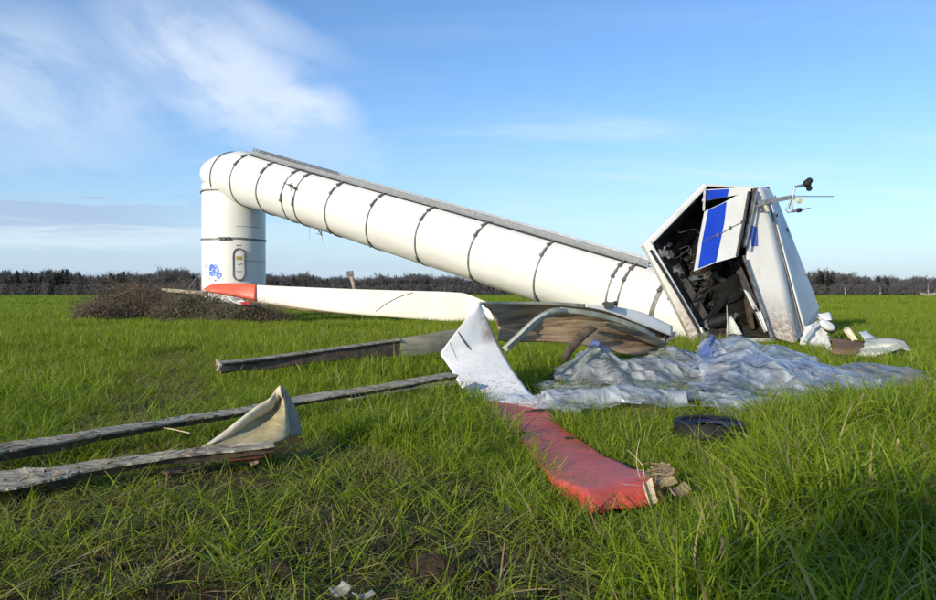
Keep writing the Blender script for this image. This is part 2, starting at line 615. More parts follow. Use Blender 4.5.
tag(fo, kind='structure')


# ------------------------------------------------------------------ scattering with geometry nodes
def variants_collection(name, meshes):
    c_ = bpy.data.collections.new(name)
    for i, me_ in enumerate(meshes):
        o = bpy.data.objects.new('%s_%02d' % (name, i), me_)
        c_.objects.link(o)
    return c_


def scatter(name, pts, rots, scl, idx, coll, m_):
    me_ = bpy.data.meshes.new(name)
    n = len(pts)
    me_.vertices.add(n)
    me_.vertices.foreach_set('co', np.asarray(pts, np.float32).ravel())
    a = me_.attributes.new('rot', 'FLOAT_VECTOR', 'POINT')
    a.data.foreach_set('vector', np.asarray(rots, np.float32).ravel())
    a = me_.attributes.new('scl', 'FLOAT_VECTOR', 'POINT')
    a.data.foreach_set('vector', np.asarray(scl, np.float32).ravel())
    a = me_.attributes.new('idx', 'INT', 'POINT')
    a.data.foreach_set('value', np.asarray(idx, np.int32))
    me_.materials.append(m_)
    o = bpy.data.objects.new(name, me_)
    COL.objects.link(o)
    ng = bpy.data.node_groups.new(name + '_scatter', 'GeometryNodeTree')
    ng.interface.new_socket('Geometry', in_out='INPUT', socket_type='NodeSocketGeometry')
    ng.interface.new_socket('Geometry', in_out='OUTPUT', socket_type='NodeSocketGeometry')
    N = ng.nodes
    L = ng.links
    gi = N.new('NodeGroupInput')
    go = N.new('NodeGroupOutput')
    ci = N.new('GeometryNodeCollectionInfo')
    ci.inputs['Collection'].default_value = coll
    ci.inputs['Separate Children'].default_value = True
    ci.inputs['Reset Children'].default_value = True
    iop = N.new('GeometryNodeInstanceOnPoints')
    iop.inputs['Pick Instance'].default_value = True

    def attr(nm, typ):
        a_ = N.new('GeometryNodeInputNamedAttribute')
        a_.data_type = typ
        a_.inputs['Name'].default_value = nm
        return a_.outputs['Attribute']
    L.new(gi.outputs[0], iop.inputs['Points'])
    L.new(ci.outputs[0], iop.inputs['Instance'])
    L.new(attr('idx', 'INT'), iop.inputs['Instance Index'])
    e2r = N.new('FunctionNodeEulerToRotation')
    L.new(attr('rot', 'FLOAT_VECTOR'), e2r.inputs[0])
    L.new(e2r.outputs[0], iop.inputs['Rotation'])
    L.new(attr('scl', 'FLOAT_VECTOR'), iop.inputs['Scale'])
    L.new(iop.outputs[0], go.inputs[0])
    md = o.modifiers.new('scatter', 'NODES')
    md.node_group = ng
    return o


def leaf_material(name, c0, c1, c2, transl=0.35, rough=0.5, dry=(0.30, 0.24, 0.10), dryamt=0.04):
    """blade of grass: colour from the per-blade tint and the instance's random number"""
    m_ = bpy.data.materials.new(name)
    m_.use_nodes = True
    t = NT(m_.node_tree)
    at = t.n.new('ShaderNodeAttribute')
    at.attribute_name = 'tint'
    tint = at.outputs['Fac']
    oi = t.n.new('ShaderNodeObjectInfo').outputs['Random']
    g = t.n.new('ShaderNodeNewGeometry').outputs['Position']
    big = t.noise(g, 0.5, 3, 0.6)
    cc = t.mix(tint, c0, c1)
    cc = t.mix(t.math('MULTIPLY', oi, 0.6), cc, c2)
    cc = t.mix(t.ramp(big, 0.35, 0.7, 0.0, 0.55), cc, tuple(v * 0.7 for v in c1))
    cc = t.mix(t.math('GREATER_THAN', tint, 1 - dryamt), cc, dry)
    b = t.n.new('ShaderNodeBsdfPrincipled')
    t.put(b, 'Base Color', cc)
    b.inputs['Roughness'].default_value = rough
    b.inputs['Specular IOR Level'].default_value = 0.35
    tr = t.n.new('ShaderNodeBsdfTranslucent')
    hs = t.add('ShaderNodeHueSaturation', Color=cc)
    hs.inputs['Value'].default_value = 1.35
    hs.inputs['Saturation'].default_value = 1.1
    t.put(tr, 'Color', hs.outputs[0])
    mx = t.n.new('ShaderNodeMixShader')
    mx.inputs[0].default_value = transl
    t.l.new(b.outputs[0], mx.inputs[1])
    t.l.new(tr.outputs[0], mx.inputs[2])
    o = t.n.new('ShaderNodeOutputMaterial')
    t.l.new(mx.outputs[0], o.inputs[0])
    return m_


M['grass'] = leaf_material('rye_blades', (0.065, 0.115, 0.008), (0.30, 0.38, 0.020), (0.17, 0.26, 0.010), dryamt=0.035)
M['straw'] = leaf_material('trampled_blades', (0.080, 0.105, 0.010), (0.30, 0.27, 0.040), (0.14, 0.15, 0.018), 0.15, dry=(0.24, 0.19, 0.095), dryamt=0.22)


def blades_mesh(name, n, rad, lmin, lmax, wmin, wmax, seg, droop, m_, flat=0.0, seed=0, lean=30):
    rg = np.random.default_rng(seed)
    V = []
    Fc = []
    T = []
    for b in range(n):
        r = rad * math.sqrt(rg.random())
        a = rg.random() * 2 * math.pi
        p = np.array([r * math.cos(a), r * math.sin(a), -0.03])
        L_ = lmin + (lmax - lmin) * rg.random()
        wd = (wmin + (wmax - wmin) * rg.random())
        az_ = rg.random() * 2 * math.pi
        el = R_(88 - lean * rg.random() ** 1.3) * (1 - flat) + flat * R_(2 + 24 * rg.random())
        bend = droop * (0.3 + rg.random()) * (1 - flat * 0.7)
        side = np.array([-math.sin(az_), math.cos(az_), 0])
        tw = (rg.random() - 0.5) * 2.5
        tint = rg.random()
        ds = L_ / seg
        base = len(V)
        for s in range(seg + 1):
            f = s / seg
            ww = wd * (0.55 + 0.45 * min(1, f * 4)) * (1 - f ** 2.2) * 0.5 + 0.0004
            d = np.array([math.cos(az_) * math.cos(el), math.sin(az_) * math.cos(el), math.sin(el)])
            nrm = np.cross(d, side)
            sd = side * math.cos(tw * f) + nrm * math.sin(tw * f)
            V.append(p - sd * ww)
            V.append(p + sd * ww)
            T += [tint, tint]
            p = p + d * ds
            el -= bend * (0.3 + f * 1.5) / seg
            if flat and p[2] < 0.0:
                p[2] = 0.004
                el = abs(el) * 0.5
        for s in range(seg):
            k = base + 2 * s
            Fc.append((k, k + 1, k + 3, k + 2))
    me_ = bpy.data.meshes.new(name)
    me_.from_pydata([tuple(v) for v in V], [], Fc)
    me_.materials.append(m_)
    me_.polygons.foreach_set('use_smooth', [True] * len(Fc))
    at = me_.attributes.new('tint', 'FLOAT', 'POINT')
    at.data.foreach_set('value', T)
    return me_


# where things lie, in photo pixels of the ground plane (a map of the field written down as seen)
EXCL = [
    [(478, 402), (541, 404), (575, 432), (606, 455), (655, 475), (652, 500), (600, 503), (556, 478), (530, 447), (500, 424)],   # red blade tip
    [(456, 375), (500, 366), (526, 385), (541, 404), (478, 402)],
    [(560, 352), (600, 372), (640, 362), (668, 358), (690, 360), (735, 352), (800, 365), (880, 378), (925, 378),
     (905, 392), (840, 396), (790, 402), (700, 405), (640, 400), (575, 408), (545, 406), (530, 398), (540, 380)],
    [(690, 345), (800, 345), (835, 330), (720, 315)],
    [(665, 432), (750, 432), (742, 418), (676, 418)],
    [(196, 450), (262, 457), (304, 440), (295, 428)],
    [(850, 345), (915, 345), (912, 362), (830, 364), (826, 345)],
]
TRAMPLED = [
    [(-60, 492), (120, 482), (270, 452), (330, 436), (430, 450), (500, 490), (575, 535), (640, 640), (-200, 660)],
    [(-40, 470), (270, 428), (300, 416), (290, 452), (-40, 492)],
    [(140, 352), (202, 350), (232, 405), (150, 432), (40, 440), (105, 395)],
    [(530, 400), (700, 402), (840, 398), (850, 408), (750, 416), (640, 425), (560, 420)],
    [(300, 326), (420, 334), (400, 338), (290, 331)],
]


def field_at(x, y):
    """0..1: 0 = nothing grows, 1 = tall grass; second value: trampled weight"""
    px = 468 + x * F / np.maximum(y, 0.5)
    py = HZ + EYE * F / np.maximum(y, 0.5)
    jx = px + (fbm(x * 1.1, y * 1.1, 21, 3) - 0.5) * 60 * np.clip(6 / y, 0.1, 1)
    jy = py + (fbm(x * 1.1, y * 1.1, 31, 3) - 0.5) * 40 * np.clip(6 / y, 0.1, 1)
    ok = np.ones(np.shape(x), bool)
    for p_ in EXCL:
        ins_ = inpoly(px, py, p_)
        if p_ is EXCL[2]:
            ins_ = ins_ & (hash2((x * 997).astype(np.int64), (y * 991).astype(np.int64), 7) > .22)
        ok &= ~ins_
    tr = np.zeros(np.shape(x))
    for p_ in TRAMPLED:
        tr = np.maximum(tr, inpoly(jx, jy, p_) * 1.0)
    ok &= ~((np.hypot(x + 12.95, y - 41.5) < 1.8))
    return ok, tr


def sample(y0, y1, dens, spread=1.12, pad=1.5):
    """random points in the wedge the camera looks over, and a margin beside it"""
    k = 468 / F * spread
    area = k * (y1 * y1 - y0 * y0) + 2 * pad * (y1 - y0)
    n = int(area * dens)
    yv_ = np.sqrt(y0 * y0 + rng.random(n) * (y1 * y1 - y0 * y0))
    xv = (rng.random(n) * 2 - 1) * (k * yv_ + pad)
    return xv, yv_


def grass_layer(name, y0, y1, dens, vlist, hscale, trampled=False, clump=0.25, sxy=1.0, label=''):
    x, y = sample(y0, y1, dens)
    ok, tr = field_at(x, y)
    nz = fbm(x * 0.9, y * 0.9, 41, 3)
    if trampled:
        keep = ok & (tr > 0.5)
        keep &= (fbm(x * 2.2, y * 2.2, 55, 3) + 0.25 * rng.random(len(x))) > 0.47
    else:
        bare = (tr > 0.5) & ((fbm(x * 1.4, y * 1.4, 61, 3) < 0.66) | (rng.random(len(x)) < 0.62))
        keep = ok & ~bare & ((nz + 0.5 * rng.random(len(x))) > clump + 0.2)
    x, y, tr, nz = x[keep], y[keep], tr[keep], nz[keep]
    n = len(x)
    px = 468 + x * F / y
    py = HZ + EYE * F / y
    h = hscale * (0.58 + 0.34 * sm(fbm(x * 0.45, y * 0.45, 71, 3), 0.3, 0.7) + 0.32 * sm(fbm(x * 2.6, y * 2.6, 73, 2), 0.35, 0.7)) * (0.8 + 0.4 * rng.random(n))
    if not trampled:
        h *= np.where(tr > 0.5, 0.62, 1.0)
        h *= 1 - 0.25 * sm(px, 330, 400) * (1 - sm(px, 640, 700)) * sm(py, 430, 480)
        # taller, lusher stand at the right; grazed-looking strip in front of the wreck
        h *= np.where(inpoly(px, py, EXCL[2]), .45, 1.0)
        h *= np.where(inpoly(px, py, [(290, 396), (460, 372), (475, 405), (290, 428)]), .6, 1.0)
        h *= 1 - .28 * (1 - sm(px, 250, 330)) * sm(py, 345, 360) * (1 - sm(py, 480, 500))
        h *= 1 + 0.30 * sm(px, 620, 820) * sm(py, 400, 470)
        h *= 1 - 0.30 * sm(px, 860, 560) * sm(py, 396, 402) * (1 - sm(py, 425, 470)) * sm(px, 500, 560)
        h *= 1 - 0.35 * sm(px, 420, 300) * sm(py, 395, 430)
        h *= 1 - 0.45 * (inpoly(px, py, [(640, 470), (705, 474), (720, 520), (640, 545), (575, 530), (560, 500), (530, 480), (600, 505), (655, 503)]))
        h *= 1 - 0.30 * (inpoly(px, py, [(470, 404), (500, 430), (530, 450), (560, 482), (600, 510), (610, 530), (520, 500), (470, 440), (455, 400)]))
        h *= 1 - 0.45 * (inpoly(px, py, [(660, 430), (755, 430), (760, 458), (655, 458)]))
    rot = np.zeros((n, 3))
    rot[:, 0] = rng.normal(0, 0.19, n)
    rot[:, 1] = rng.normal(0, 0.19, n)
    rot[:, 2] = rng.random(n) * 2 * math.pi
    s = np.stack([h * sxy, h * sxy, h], 1)
    pts = np.stack([x, y, gz(x, y)], 1)
    idx = rng.integers(0, len(vlist.objects), n)
    o = scatter(name, pts, rot, s, idx, vlist, M['grass'])
    tag(o, label, 'grass', kind='stuff')
    return o


va = variants_collection('rye_tuft', [blades_mesh('tuft', 13, 0.08, 0.16, 0.50, 0.005, 0.0125, 6, 2.0, M['grass'], 0, 100 + i, 44) for i in range(14)])
vm = variants_collection('rye_tuft_mid', [blades_mesh('tuft', 20, 0.14, 0.15, 0.44, 0.008, 0.016, 4, 1.9, M['grass'], 0, 200 + i, 45) for i in range(7)])
vf = variants_collection('rye_patch', [blades_mesh('patch', 150, 0.55, 0.2, 0.42, 0.016, 0.03, 2, 1.0, M['grass'], 0, 300 + i) for i in range(6)])
vff = variants_collection('rye_far_patch', [blades_mesh('patch', 320, 1.6, 0.2, 0.42, 0.035, 0.06, 2, 0.9, M['grass'], 0, 400 + i) for i in range(5)])
vt = variants_collection('flat_tuft', [blades_mesh('flat', 22, 0.13, 0.10, 0.36, 0.0045, 0.0095, 5, 0.9, M['straw'], 0.85, 500 + i) for i in range(9)])
vtg = variants_collection('flat_tuft_green', [blades_mesh('flat', 12, 0.10, 0.12, 0.36, 0.005, 0.010, 5, 1.1, M['grass'], 0.62, 600 + i) for i in range(6)])
vs = variants_collection('seedling', [blades_mesh('short', 16, 0.10, 0.05, 0.17, 0.003, 0.007, 3, 1.3, M['straw'], 0.2, 700 + i) for i in range(6)])

GL = 'long green rye grass growing over the whole field'
grass_layer('tall_grass', 1.2, 11, 105, va, 1.10, label='long bright green rye blades of the nearest part of the field', clump=0.12)
grass_layer('tall_grass', 11, 34, 52, vm, 1.15, label='dense green rye stand around the fallen tower and blades', clump=0.1)
grass_layer('tall_grass', 34, 80, 5.0, vf, 0.9, label='green rye field behind the wreck, blades merging into a carpet', clump=0.05)
grass_layer('tall_grass', 80, 230, 0.42, vff, 0.85, label='far green rye carpet reaching back towards the woods', clump=0.0)


def flat_layer(name, vlist, dens, thr, label, m_, seed):
    x, y = sample(2.5, 20, dens)
    ok, tr = field_at(x, y)
    keep = ok & (tr > 0.5) & ((fbm(x * 1.8, y * 1.8, seed, 3) + 0.25 * rng.random(len(x))) > thr)
    x, y = x[keep], y[keep]
    n = len(x)
    rot = np.zeros((n, 3))
    rot[:, 0] = rng.normal(0, 0.12, n)
    rot[:, 1] = rng.normal(0, 0.12, n)
    rot[:, 2] = rng.random(n) * 2 * math.pi
    s = (0.7 + 0.6 * rng.random(n))[:, None] * np.ones((1, 3))
    pts = np.stack([x, y, gz(x, y) + 0.012], 1)
    o = scatter(name, pts, rot, s, rng.integers(0, len(vlist.objects), n), vlist, m_)
    tag(o, label, 'grass', kind='stuff')


flat_layer('trampled_grass', vt, 26, 0.50, 'flattened yellowing grass lying on the dark soil at lower left', M['straw'], 81)
flat_layer('trampled_grass', vtg, 40, 0.52, 'green blades pressed down in sheaves on the trodden soil', M['grass'], 82)
flat_layer('short_grass', vs, 40, 0.52, 'short stubbly growth between the trodden soil clods', M['straw'], 83)

# short undergrowth everywhere near, so that no bare sheet shows between the tall blades
x, y = sample(1.5, 13, 34)
ok, tr = field_at(x, y)
keep = ok & (tr < 0.5)
x, y = x[keep], y[keep]
n = len(x)
rot = np.stack([rng.normal(0, .15, n), rng.normal(0, .15, n), rng.random(n) * 6.28], 1)
o = scatter('undergrowth', np.stack([x, y, gz(x, y) + 0.01], 1), rot, (0.8 + 0.7 * rng.random(n))[:, None] * np.ones((1, 3)),
            rng.integers(0, 6, n), vtg, M['grass'])
tag(o, 'low tangled blades at the foot of the long grass', 'grass', kind='stuff')


# soil clods
def clod_mesh(name, r, m_, seed, sub=2):
    bm = bmesh.new()
    bmesh.ops.create_icosphere(bm, subdivisions=sub, radius=r)
    rg = np.random.default_rng(seed)
    o_ = rg.random(3) * 50
    for v in bm.verts:
        k = 1 + 0.55 * (float(vn(v.co.x / r * 1.3 + o_[0] + v.co.z / r * 0.9, v.co.y / r * 1.3 + o_[1] + v.co.z / r, seed)) - 0.5) * 2
        v.co = Vector((v.co.x * k, v.co.y * k * 0.9, v.co.z * k * 0.6))
    me_ = bpy.data.meshes.new(name)
    bm.to_mesh(me_)
    bm.free()
    me_.materials.append(m_)
    return me_


vc = variants_collection('clod', [clod_mesh('clod', 0.035, M['soil'], 20 + i) for i in range(7)])
x, y = sample(2.5, 18, 70)
ok, tr = field_at(x, y)
keep = ok & (tr > 0.5) & (fbm(x * 1.4, y * 1.4, 61, 3) < 0.56)
x, y = x[keep], y[keep]
n = len(x)
o = scatter('soil_crumbs', np.stack([x, y, gz(x, y)], 1), rng.random((n, 3)) * 6.28, (0.2 + 1.1 * rng.random(n) ** 3)[:, None] * np.ones((1, 3)),
            rng.integers(0, 7, n), vc, M['soil'])
tag(o, 'crumbled brown soil scattered over the trodden patch', 'soil', kind='stuff')
# the two larger upturned lumps near the bottom of the picture, and those that hold the plastic down
for (px_, py_, r, lab) in [(432, 563, 0.13, 'large brown soil clod on the trodden patch at the bottom centre'),
                           (478, 560, 0.10, 'brown soil clod just right of the large one at the bottom'),
                           (275, 560, 0.09, 'crumbly soil clod left of the grey plastic scrap'),
                           (571, 400, 0.09, 'round brown clod on the front edge of the silvery plastic sheet'),
                           (612, 402, 0.09, 'brown clod on the front edge of the plastic, second from the left'),
                           (558, 380, 0.10, 'brown clod on the left fringe of the silvery plastic sheet'),
                           (664, 396, 0.10, 'brown clod at the middle of the plastic sheet front'),
                           (606, 385, 0.10, 'flat brown clod lying in a fold of the silvery sheet')]:
    g = G(px_, py_, 0.05)
    o = bpy.data.objects.new('soil_clod', clod_mesh('soil_clod', r, M['soil'], int(px_), 3))
    COL.objects.link(o)
    o.location = (g.x, g.y, float(gz(g.x, g.y)) + r * 0.25 + (0.03 if px_ > 500 else 0))
    o.rotation_euler = (0, 0, px_)
    tag(o, lab, 'clod', 'soil clods lying about the wreck')


# ------------------------------------------------------------------ woods on the horizon


def quadstrip(p, q, w0, w1, rg):
    d = q - p
    s = np.cross(d, rg.normal(size=3))
    s = s / (np.linalg.norm(s) + 1e-9)
    return [p - s * w0, p + s * w0, q + s * w1, q - s * w1]


def bare_tree(h, seed, twigs=420, trunkw=0.16, start=0.3):
    """a winter tree: trunk, limbs and a haze of twigs; returns trunk and crown geometry"""
    rg = np.random.default_rng(seed)
    TV, TF, CV, CF = [], [], [], []

    def q(V, Fc, p_, q_, a, b):
        k = len(V)
        V += quadstrip(p_, q_, a, b, rg)
        Fc.append((k, k + 1, k + 2, k + 3))
    top = np.array([rg.normal() * .3, rg.normal() * .3, h * 0.72])
    tv, tf = tube([(0, 0, -0.3), tuple(top * 0.35 + rg.normal(size=3) * .1), tuple(top * 0.7), tuple(top)],
                  [trunkw, trunkw * .8, trunkw * .5, trunkw * .2], 5)
    limbs = []
    for i in range(26):
        f = start + (1 - start) * rg.random()
        p_ = top * f
        a = rg.random() * 6.28
        L_ = h * (0.12 + 0.30 * rg.random()) * (1.15 - 0.6 * abs(f - 0.55))
        up = 0.45 + rg.random() * 0.9
        d = np.array([math.cos(a), math.sin(a), up])
        d /= np.linalg.norm(d)
        q_ = p_ + d * L_
        q(CV, CF, p_, q_, trunkw * 0.32, trunkw * 0.14)
        limbs.append((p_, q_))
    for i in range(twigs):
        p_, q_ = limbs[rg.integers(len(limbs))]
        f = 0.25 + 0.75 * rg.random()
        b = p_ + (q_ - p_) * f
        d = rg.normal(size=3) * 0.7 + np.array([0, 0, 0.7]) + (q_ - p_) / np.linalg.norm(q_ - p_) * 0.5
        d /= np.linalg.norm(d)
        e = b + d * h * (0.05 + 0.11 * rg.random())
        q(CV, CF, b, e, 0.05 * h / 14, 0.025 * h / 14)
    return (tv, tf), (CV, CF)


def conifer(h, seed):
    rg = np.random.default_rng(seed)
    CV, CF = [], []
    tv, tf = tube([(0, 0, -0.3), (0, 0, h * 0.5), (0, 0, h * 0.97)], [0.2, 0.13, 0.03], 5)
    for i in range(420):
        f = 0.22 + 0.78 * rg.random()
        a = rg.random() * 6.28
        L_ = h * 0.20 * (1.04 - f) * (0.5 + 0.7 * rg.random()) + 0.15
        p_ = np.array([0, 0, h * f])
        q_ = p_ + np.array([math.cos(a) * L_, math.sin(a) * L_, -L_ * (0.1 + .4 * rg.random())])
        k = len(CV)
        s = np.array([-math.sin(a), math.cos(a), 0.4 * rg.normal()]) * 0.32
        CV += [p_ - s * 0.3, p_ + s * 0.3, q_ + s, q_ - s]
        CF.append((k, k + 1, k + 2, k + 3))
    return (tv, tf), (CV, CF)


def tree_mesh(name, t_, c_, m1, m2):
    V, Fc = join([t_, c_])
    me_ = bpy.data.meshes.new(name)
    me_.from_pydata([tuple(map(float, v)) for v in V], [], Fc)
    me_.materials.append(m1)
    me_.materials.append(m2)
    mi = [0] * len(t_[1]) + [1] * len(c_[1])
    me_.polygons.foreach_set('material_index', mi)
    return me_


tm = [tree_mesh('bare', *bare_tree(14, 900 + i, 520), M['bark_far'], M['bark_far']) for i in range(6)]
tm += [tree_mesh('pine', *conifer(13, 950 + i), M['bark_far'], M['conifer']) for i in range(3)]
for i in range(4):     # undergrowth that closes the foot of the wood
    rgu = np.random.default_rng(980 + i)
    V_, F_ = [], []
    for k in range(420):
        p_ = np.array([rgu.normal() * 1.7, rgu.normal() * 1.2, 0.0])
        p_[2] = 5.5 * rgu.random() ** 1.3
        d = rgu.normal(size=3) * .35 + np.array([0, 0, .8])
        b = len(V_)
        V_ += quadstrip(p_ - d * .2, p_ + d * 1.1, .09, .05, rgu)
        F_.append((b, b + 1, b + 2, b + 3))
    um = bpy.data.meshes.new('underwood')
    um.from_pydata([tuple(map(float, v)) for v in V_], [], F_)
    um.materials.append(M['bark_far'])
    tm.append(um)
vtree = variants_collection('wood_tree', tm)


def wood(name, px0, px1, y0, rows, hfun, conif, label):
    X_, Y_, S_, I_ = [], [], [], []
    for r in range(rows):
        yy_ = y0 + r * 5.5
        xa, xb = (px0 - 468) * yy_ / F, (px1 - 468) * yy_ / F
        x_ = xa
        while x_ < xb:
            px_ = 468 + x_ * F / yy_
            X_.append(x_ + rng.normal() * 1.0)
            Y_.append(yy_ + rng.normal() * 2.0)
            s = hfun(px_) / 14.0 * (0.86 + 0.22 * rng.random()) * (0.92 + 0.01 * r)
            S_.append(s)
            I_.append(rng.integers(6, 9) if rng.random() < conif(px_) else rng.integers(0, 6))
            x_ += 2.3 + rng.random() * 1.6
    for r in range(3):
        yy_ = y0 - 4 + r * 14
        x_ = (px0 - 468) * yy_ / F
        while x_ < (px1 - 468) * yy_ / F:
            X_.append(x_)
            Y_.append(yy_ + rng.normal() * 2.0)
            S_.append(0.75 + 0.5 * rng.random())
            I_.append(rng.integers(9, 13))
            x_ += 1.7 + rng.random() * 1.2
    n_ = len(X_)
    o_ = scatter(name, np.stack([X_, Y_, np.zeros(n_)], 1), np.stack([np.zeros(n_), np.zeros(n_), rng.random(n_) * 6.28], 1),
                 np.array(S_)[:, None] * np.ones((1, 3)), I_, vtree, M['bark_far'])
    tag(o_, label, 'woodland', kind='stuff')


def hl(px):
    return 16.6 + 1.6 * math.sin(px * 0.043) + 1.3 * math.sin(px * 0.11 + 1) + .8 * math.sin(px * .31) + (-2.5 if px > 190 else 0)


wood('far_woods', -140, 262, 505, 8, hl, lambda p: 0.6 if p < 125 else 0.1, 'dark strip of wood on the horizon left of the tower stump')
wood('far_woods', 262, 700, 520, 7, lambda p: 14.4 + 1.3 * math.sin(p * 0.05) + 1.0 * math.sin(p * 0.17) + .7 * math.sin(p * .4), lambda p: 0.07,
     'brownish winter wood on the horizon under the fallen tower tube')
wood('far_woods', 700, 1080, 505, 8, lambda p: (17.2 if p < 850 else 12.9) + 0.9 * math.sin(p * 0.2) + .8 * math.sin(p * .43), lambda p: 0.35 if p < 850 else 0.2,
     'tall dark wood on the horizon right of the nacelle, lower at its right end')


def lone_tree(name, p, h, seed, label, bark, twigs=260, tw=0.16):
    t = thing(name, label, 'tree', p)
    (tv, tf), (cv, cf) = bare_tree(h, seed, twigs, tw)
    off = Vector(p)
    make('trunk', [Vector(v) + off for v in tv], tf, bark, t)
    make('crown', [Vector(v) + off for v in cv], cf, M['bark_far'], t)


lone_tree('bare_tree', P(186, 296, 300), 10.5, 31, 'small bare tree standing in front of the wood, left of the tower stump', M['bark_far'], 200, 0.15)
lone_tree('birch_tree', P(928, 294, 430), 9.0, 32, 'pale-trunked birch before the wood at the right edge of the photo', M['birch'], 120, 0.30)
lone_tree('birch_tree', P(845, 295, 480), 10, 33, 'pale birch at the wood edge close to the right of the nacelle', M['birch'], 120, 0.28)
lone_tree('birch_tree', P(880, 295, 490), 9.5, 34, 'pale birch at the wood edge midway between nacelle and right picture edge', M['birch'], 120, 0.26)
lone_tree('birch_tree', P(445, 295, 500), 9.5, 35, 'thin pale birch seen in the gap below the tower tube', M['birch'], 120, 0.22)


# unseen leafy tree added behind the camera to shade the lower right grass
def shade_tree():
    c_ = Vector((-4.65, -5.0, 0))
    t_ = thing('added_shade_tree', 'bushy tree added out of view behind the camera to shade the lower right grass', 'tree', c_)
    rg = np.random.default_rng(99)
    make('trunk', *tube([c_, c_ + Vector((.05, 0, 1.6)), c_ + Vector((0, .06, 3.0)), c_ + Vector((.04, 0, 4.4))], [.08, .06, .045, .015], 8), M['weath'], t_)
    V_, F_ = [], []
    for i in range(2300):
        p = rg.normal(size=3)
        p = p / np.linalg.norm(p) * rg.random() ** .45 * np.array([.85, .85, .8]) * (1 + .25 * math.sin(i))
        p = p + np.array([c_.x, c_.y, 3.7])
        u_ = rg.normal(size=3) * .045
        v_ = rg.normal(size=3) * .03
        b = len(V_)
        V_ += [p - u_, p - v_, p + u_, p + v_]
        F_.append((b, b + 1, b + 2, b + 3))
    make('crown', V_, F_, M['leaf_green'], t_)


shade_tree()


# ------------------------------------------------------------------ brambles round the foot of the tower
def bramble(name, label, c, rx, ry, h, seed, n_st=420, n_lf=2600, mt=None, ml=None):
    rg = np.random.default_rng(seed)
    t = thing(name, label, 'bush', c, 'brambles round the tower foot')
    SV, SF, LV, LF = [], [], [], []
    c = np.array(tuple(c))

    def top(x_, y_):
        d = math.hypot(x_ / rx, y_ / ry)
        return h * max(0.0, 1 - d ** 2.6) * (0.72 + 0.5 * float(fbm(x_ * 0.8 + seed, y_ * 0.8, seed, 3)))
    for i in range(n_st):
        a = rg.random() * 6.28
        r = math.sqrt(rg.random()) * 0.97
        x0, y0 = math.cos(a) * r * rx, math.sin(a) * r * ry
        hh = top(x0, y0) * (0.8 + 0.55 * rg.random()) + 0.12
        a2 = rg.random() * 6.28
        L_ = hh * (0.5 + rg.random() * 0.9)
        pts = []
        for k in range(6):
            f = k / 5
            pts.append(c + np.array([x0 + math.cos(a2) * L_ * f * f, y0 + math.sin(a2) * L_ * f * f, hh * (1.25 * f - 0.42 * f ** 3) / 0.83]))
        wd = 0.007 + 0.008 * rg.random()
        for k in range(5):
            b = len(SV)
            SV += quadstrip(pts[k], pts[k + 1], wd * (1 - k / 7), wd * (1 - (k + 1) / 7), rg)
            SF.append((b, b + 1, b + 2, b + 3))
            for q in range(2):
                if rg.random() < 0.8:
                    e = pts[k] + (pts[k + 1] - pts[k]) * rg.random()
                    d = rg.normal(size=3)
                    d[2] = abs(d[2])
                    d = d / np.linalg.norm(d) * (0.12 + 0.3 * rg.random())
                    b = len(SV)
                    SV += quadstrip(e, e + d, wd * 0.6, wd * 0.25, rg)
                    SF.append((b, b + 1, b + 2, b + 3))
    for i in range(n_lf):
        a = rg.random() * 6.28
        r = math.sqrt(rg.random())
        x0, y0 = math.cos(a) * r * rx, math.sin(a) * r * ry
        z0 = top(x0, y0) * (0.25 + 0.8 * rg.random() ** 0.6) + 0.05
        p = c + np.array([x0, y0, z0])
        u_ = rg.normal(size=3)
        u_ /= np.linalg.norm(u_)
        v_ = np.cross(u_, rg.normal(size=3))
        v_ /= np.linalg.norm(v_)
        s = 0.035 + 0.05 * rg.random()
        b = len(LV)
        LV += [p - u_ * s, p - v_ * s * 0.5, p + u_ * s, p + v_ * s * 0.5]
        LF.append((b, b + 1, b + 2, b + 3))
    make('stems', SV, SF, mt, t)
    make('foliage', LV, LF, ml, t)
    return t


bramble('bramble_bush', 'reddish brown bare bramble bush, leftmost of the scrub before the tower stump', P(128, 319, 40), 2.6, 2.0, 1.75, 1, 620, 3000, M['stem_red'], M['leaf_red'])
bramble('bramble_bush', 'low russet bramble at the far left fringe of the scrub', P(97, 322, 38), 1.2, 1.2, 0.85, 2, 260, 900, M['stem_red'], M['leaf_red'])
bramble('bramble_bush', 'brown bramble clump between the russet bush and the splintered board end', P(165, 319, 42), 2.2, 1.8, 1.6, 3, 500, 2600, M['stem_brown'], M['leaf_red'])
bramble('bramble_bush', 'dark green-brown bramble mound under the splintered board end', P(195, 323, 37.5), 2.2, 1.4, 1.30, 4, 600, 4200, M['stem_brown'], M['leaf_green'])
bramble('bramble_bush', 'dark bramble mound carrying the red tip of the lying blade', P(240, 325, 36.5), 2.1, 1.2, 0.98, 5, 560, 3800, M['stem_brown'], M['leaf_green'])
bramble('bramble_bush', 'low bramble fringe under the white lying blade, right end of the scrub', P(276, 325, 36.5), 1.0, 0.8, 0.55, 6, 260, 1500, M['stem_brown'], M['leaf_green'])

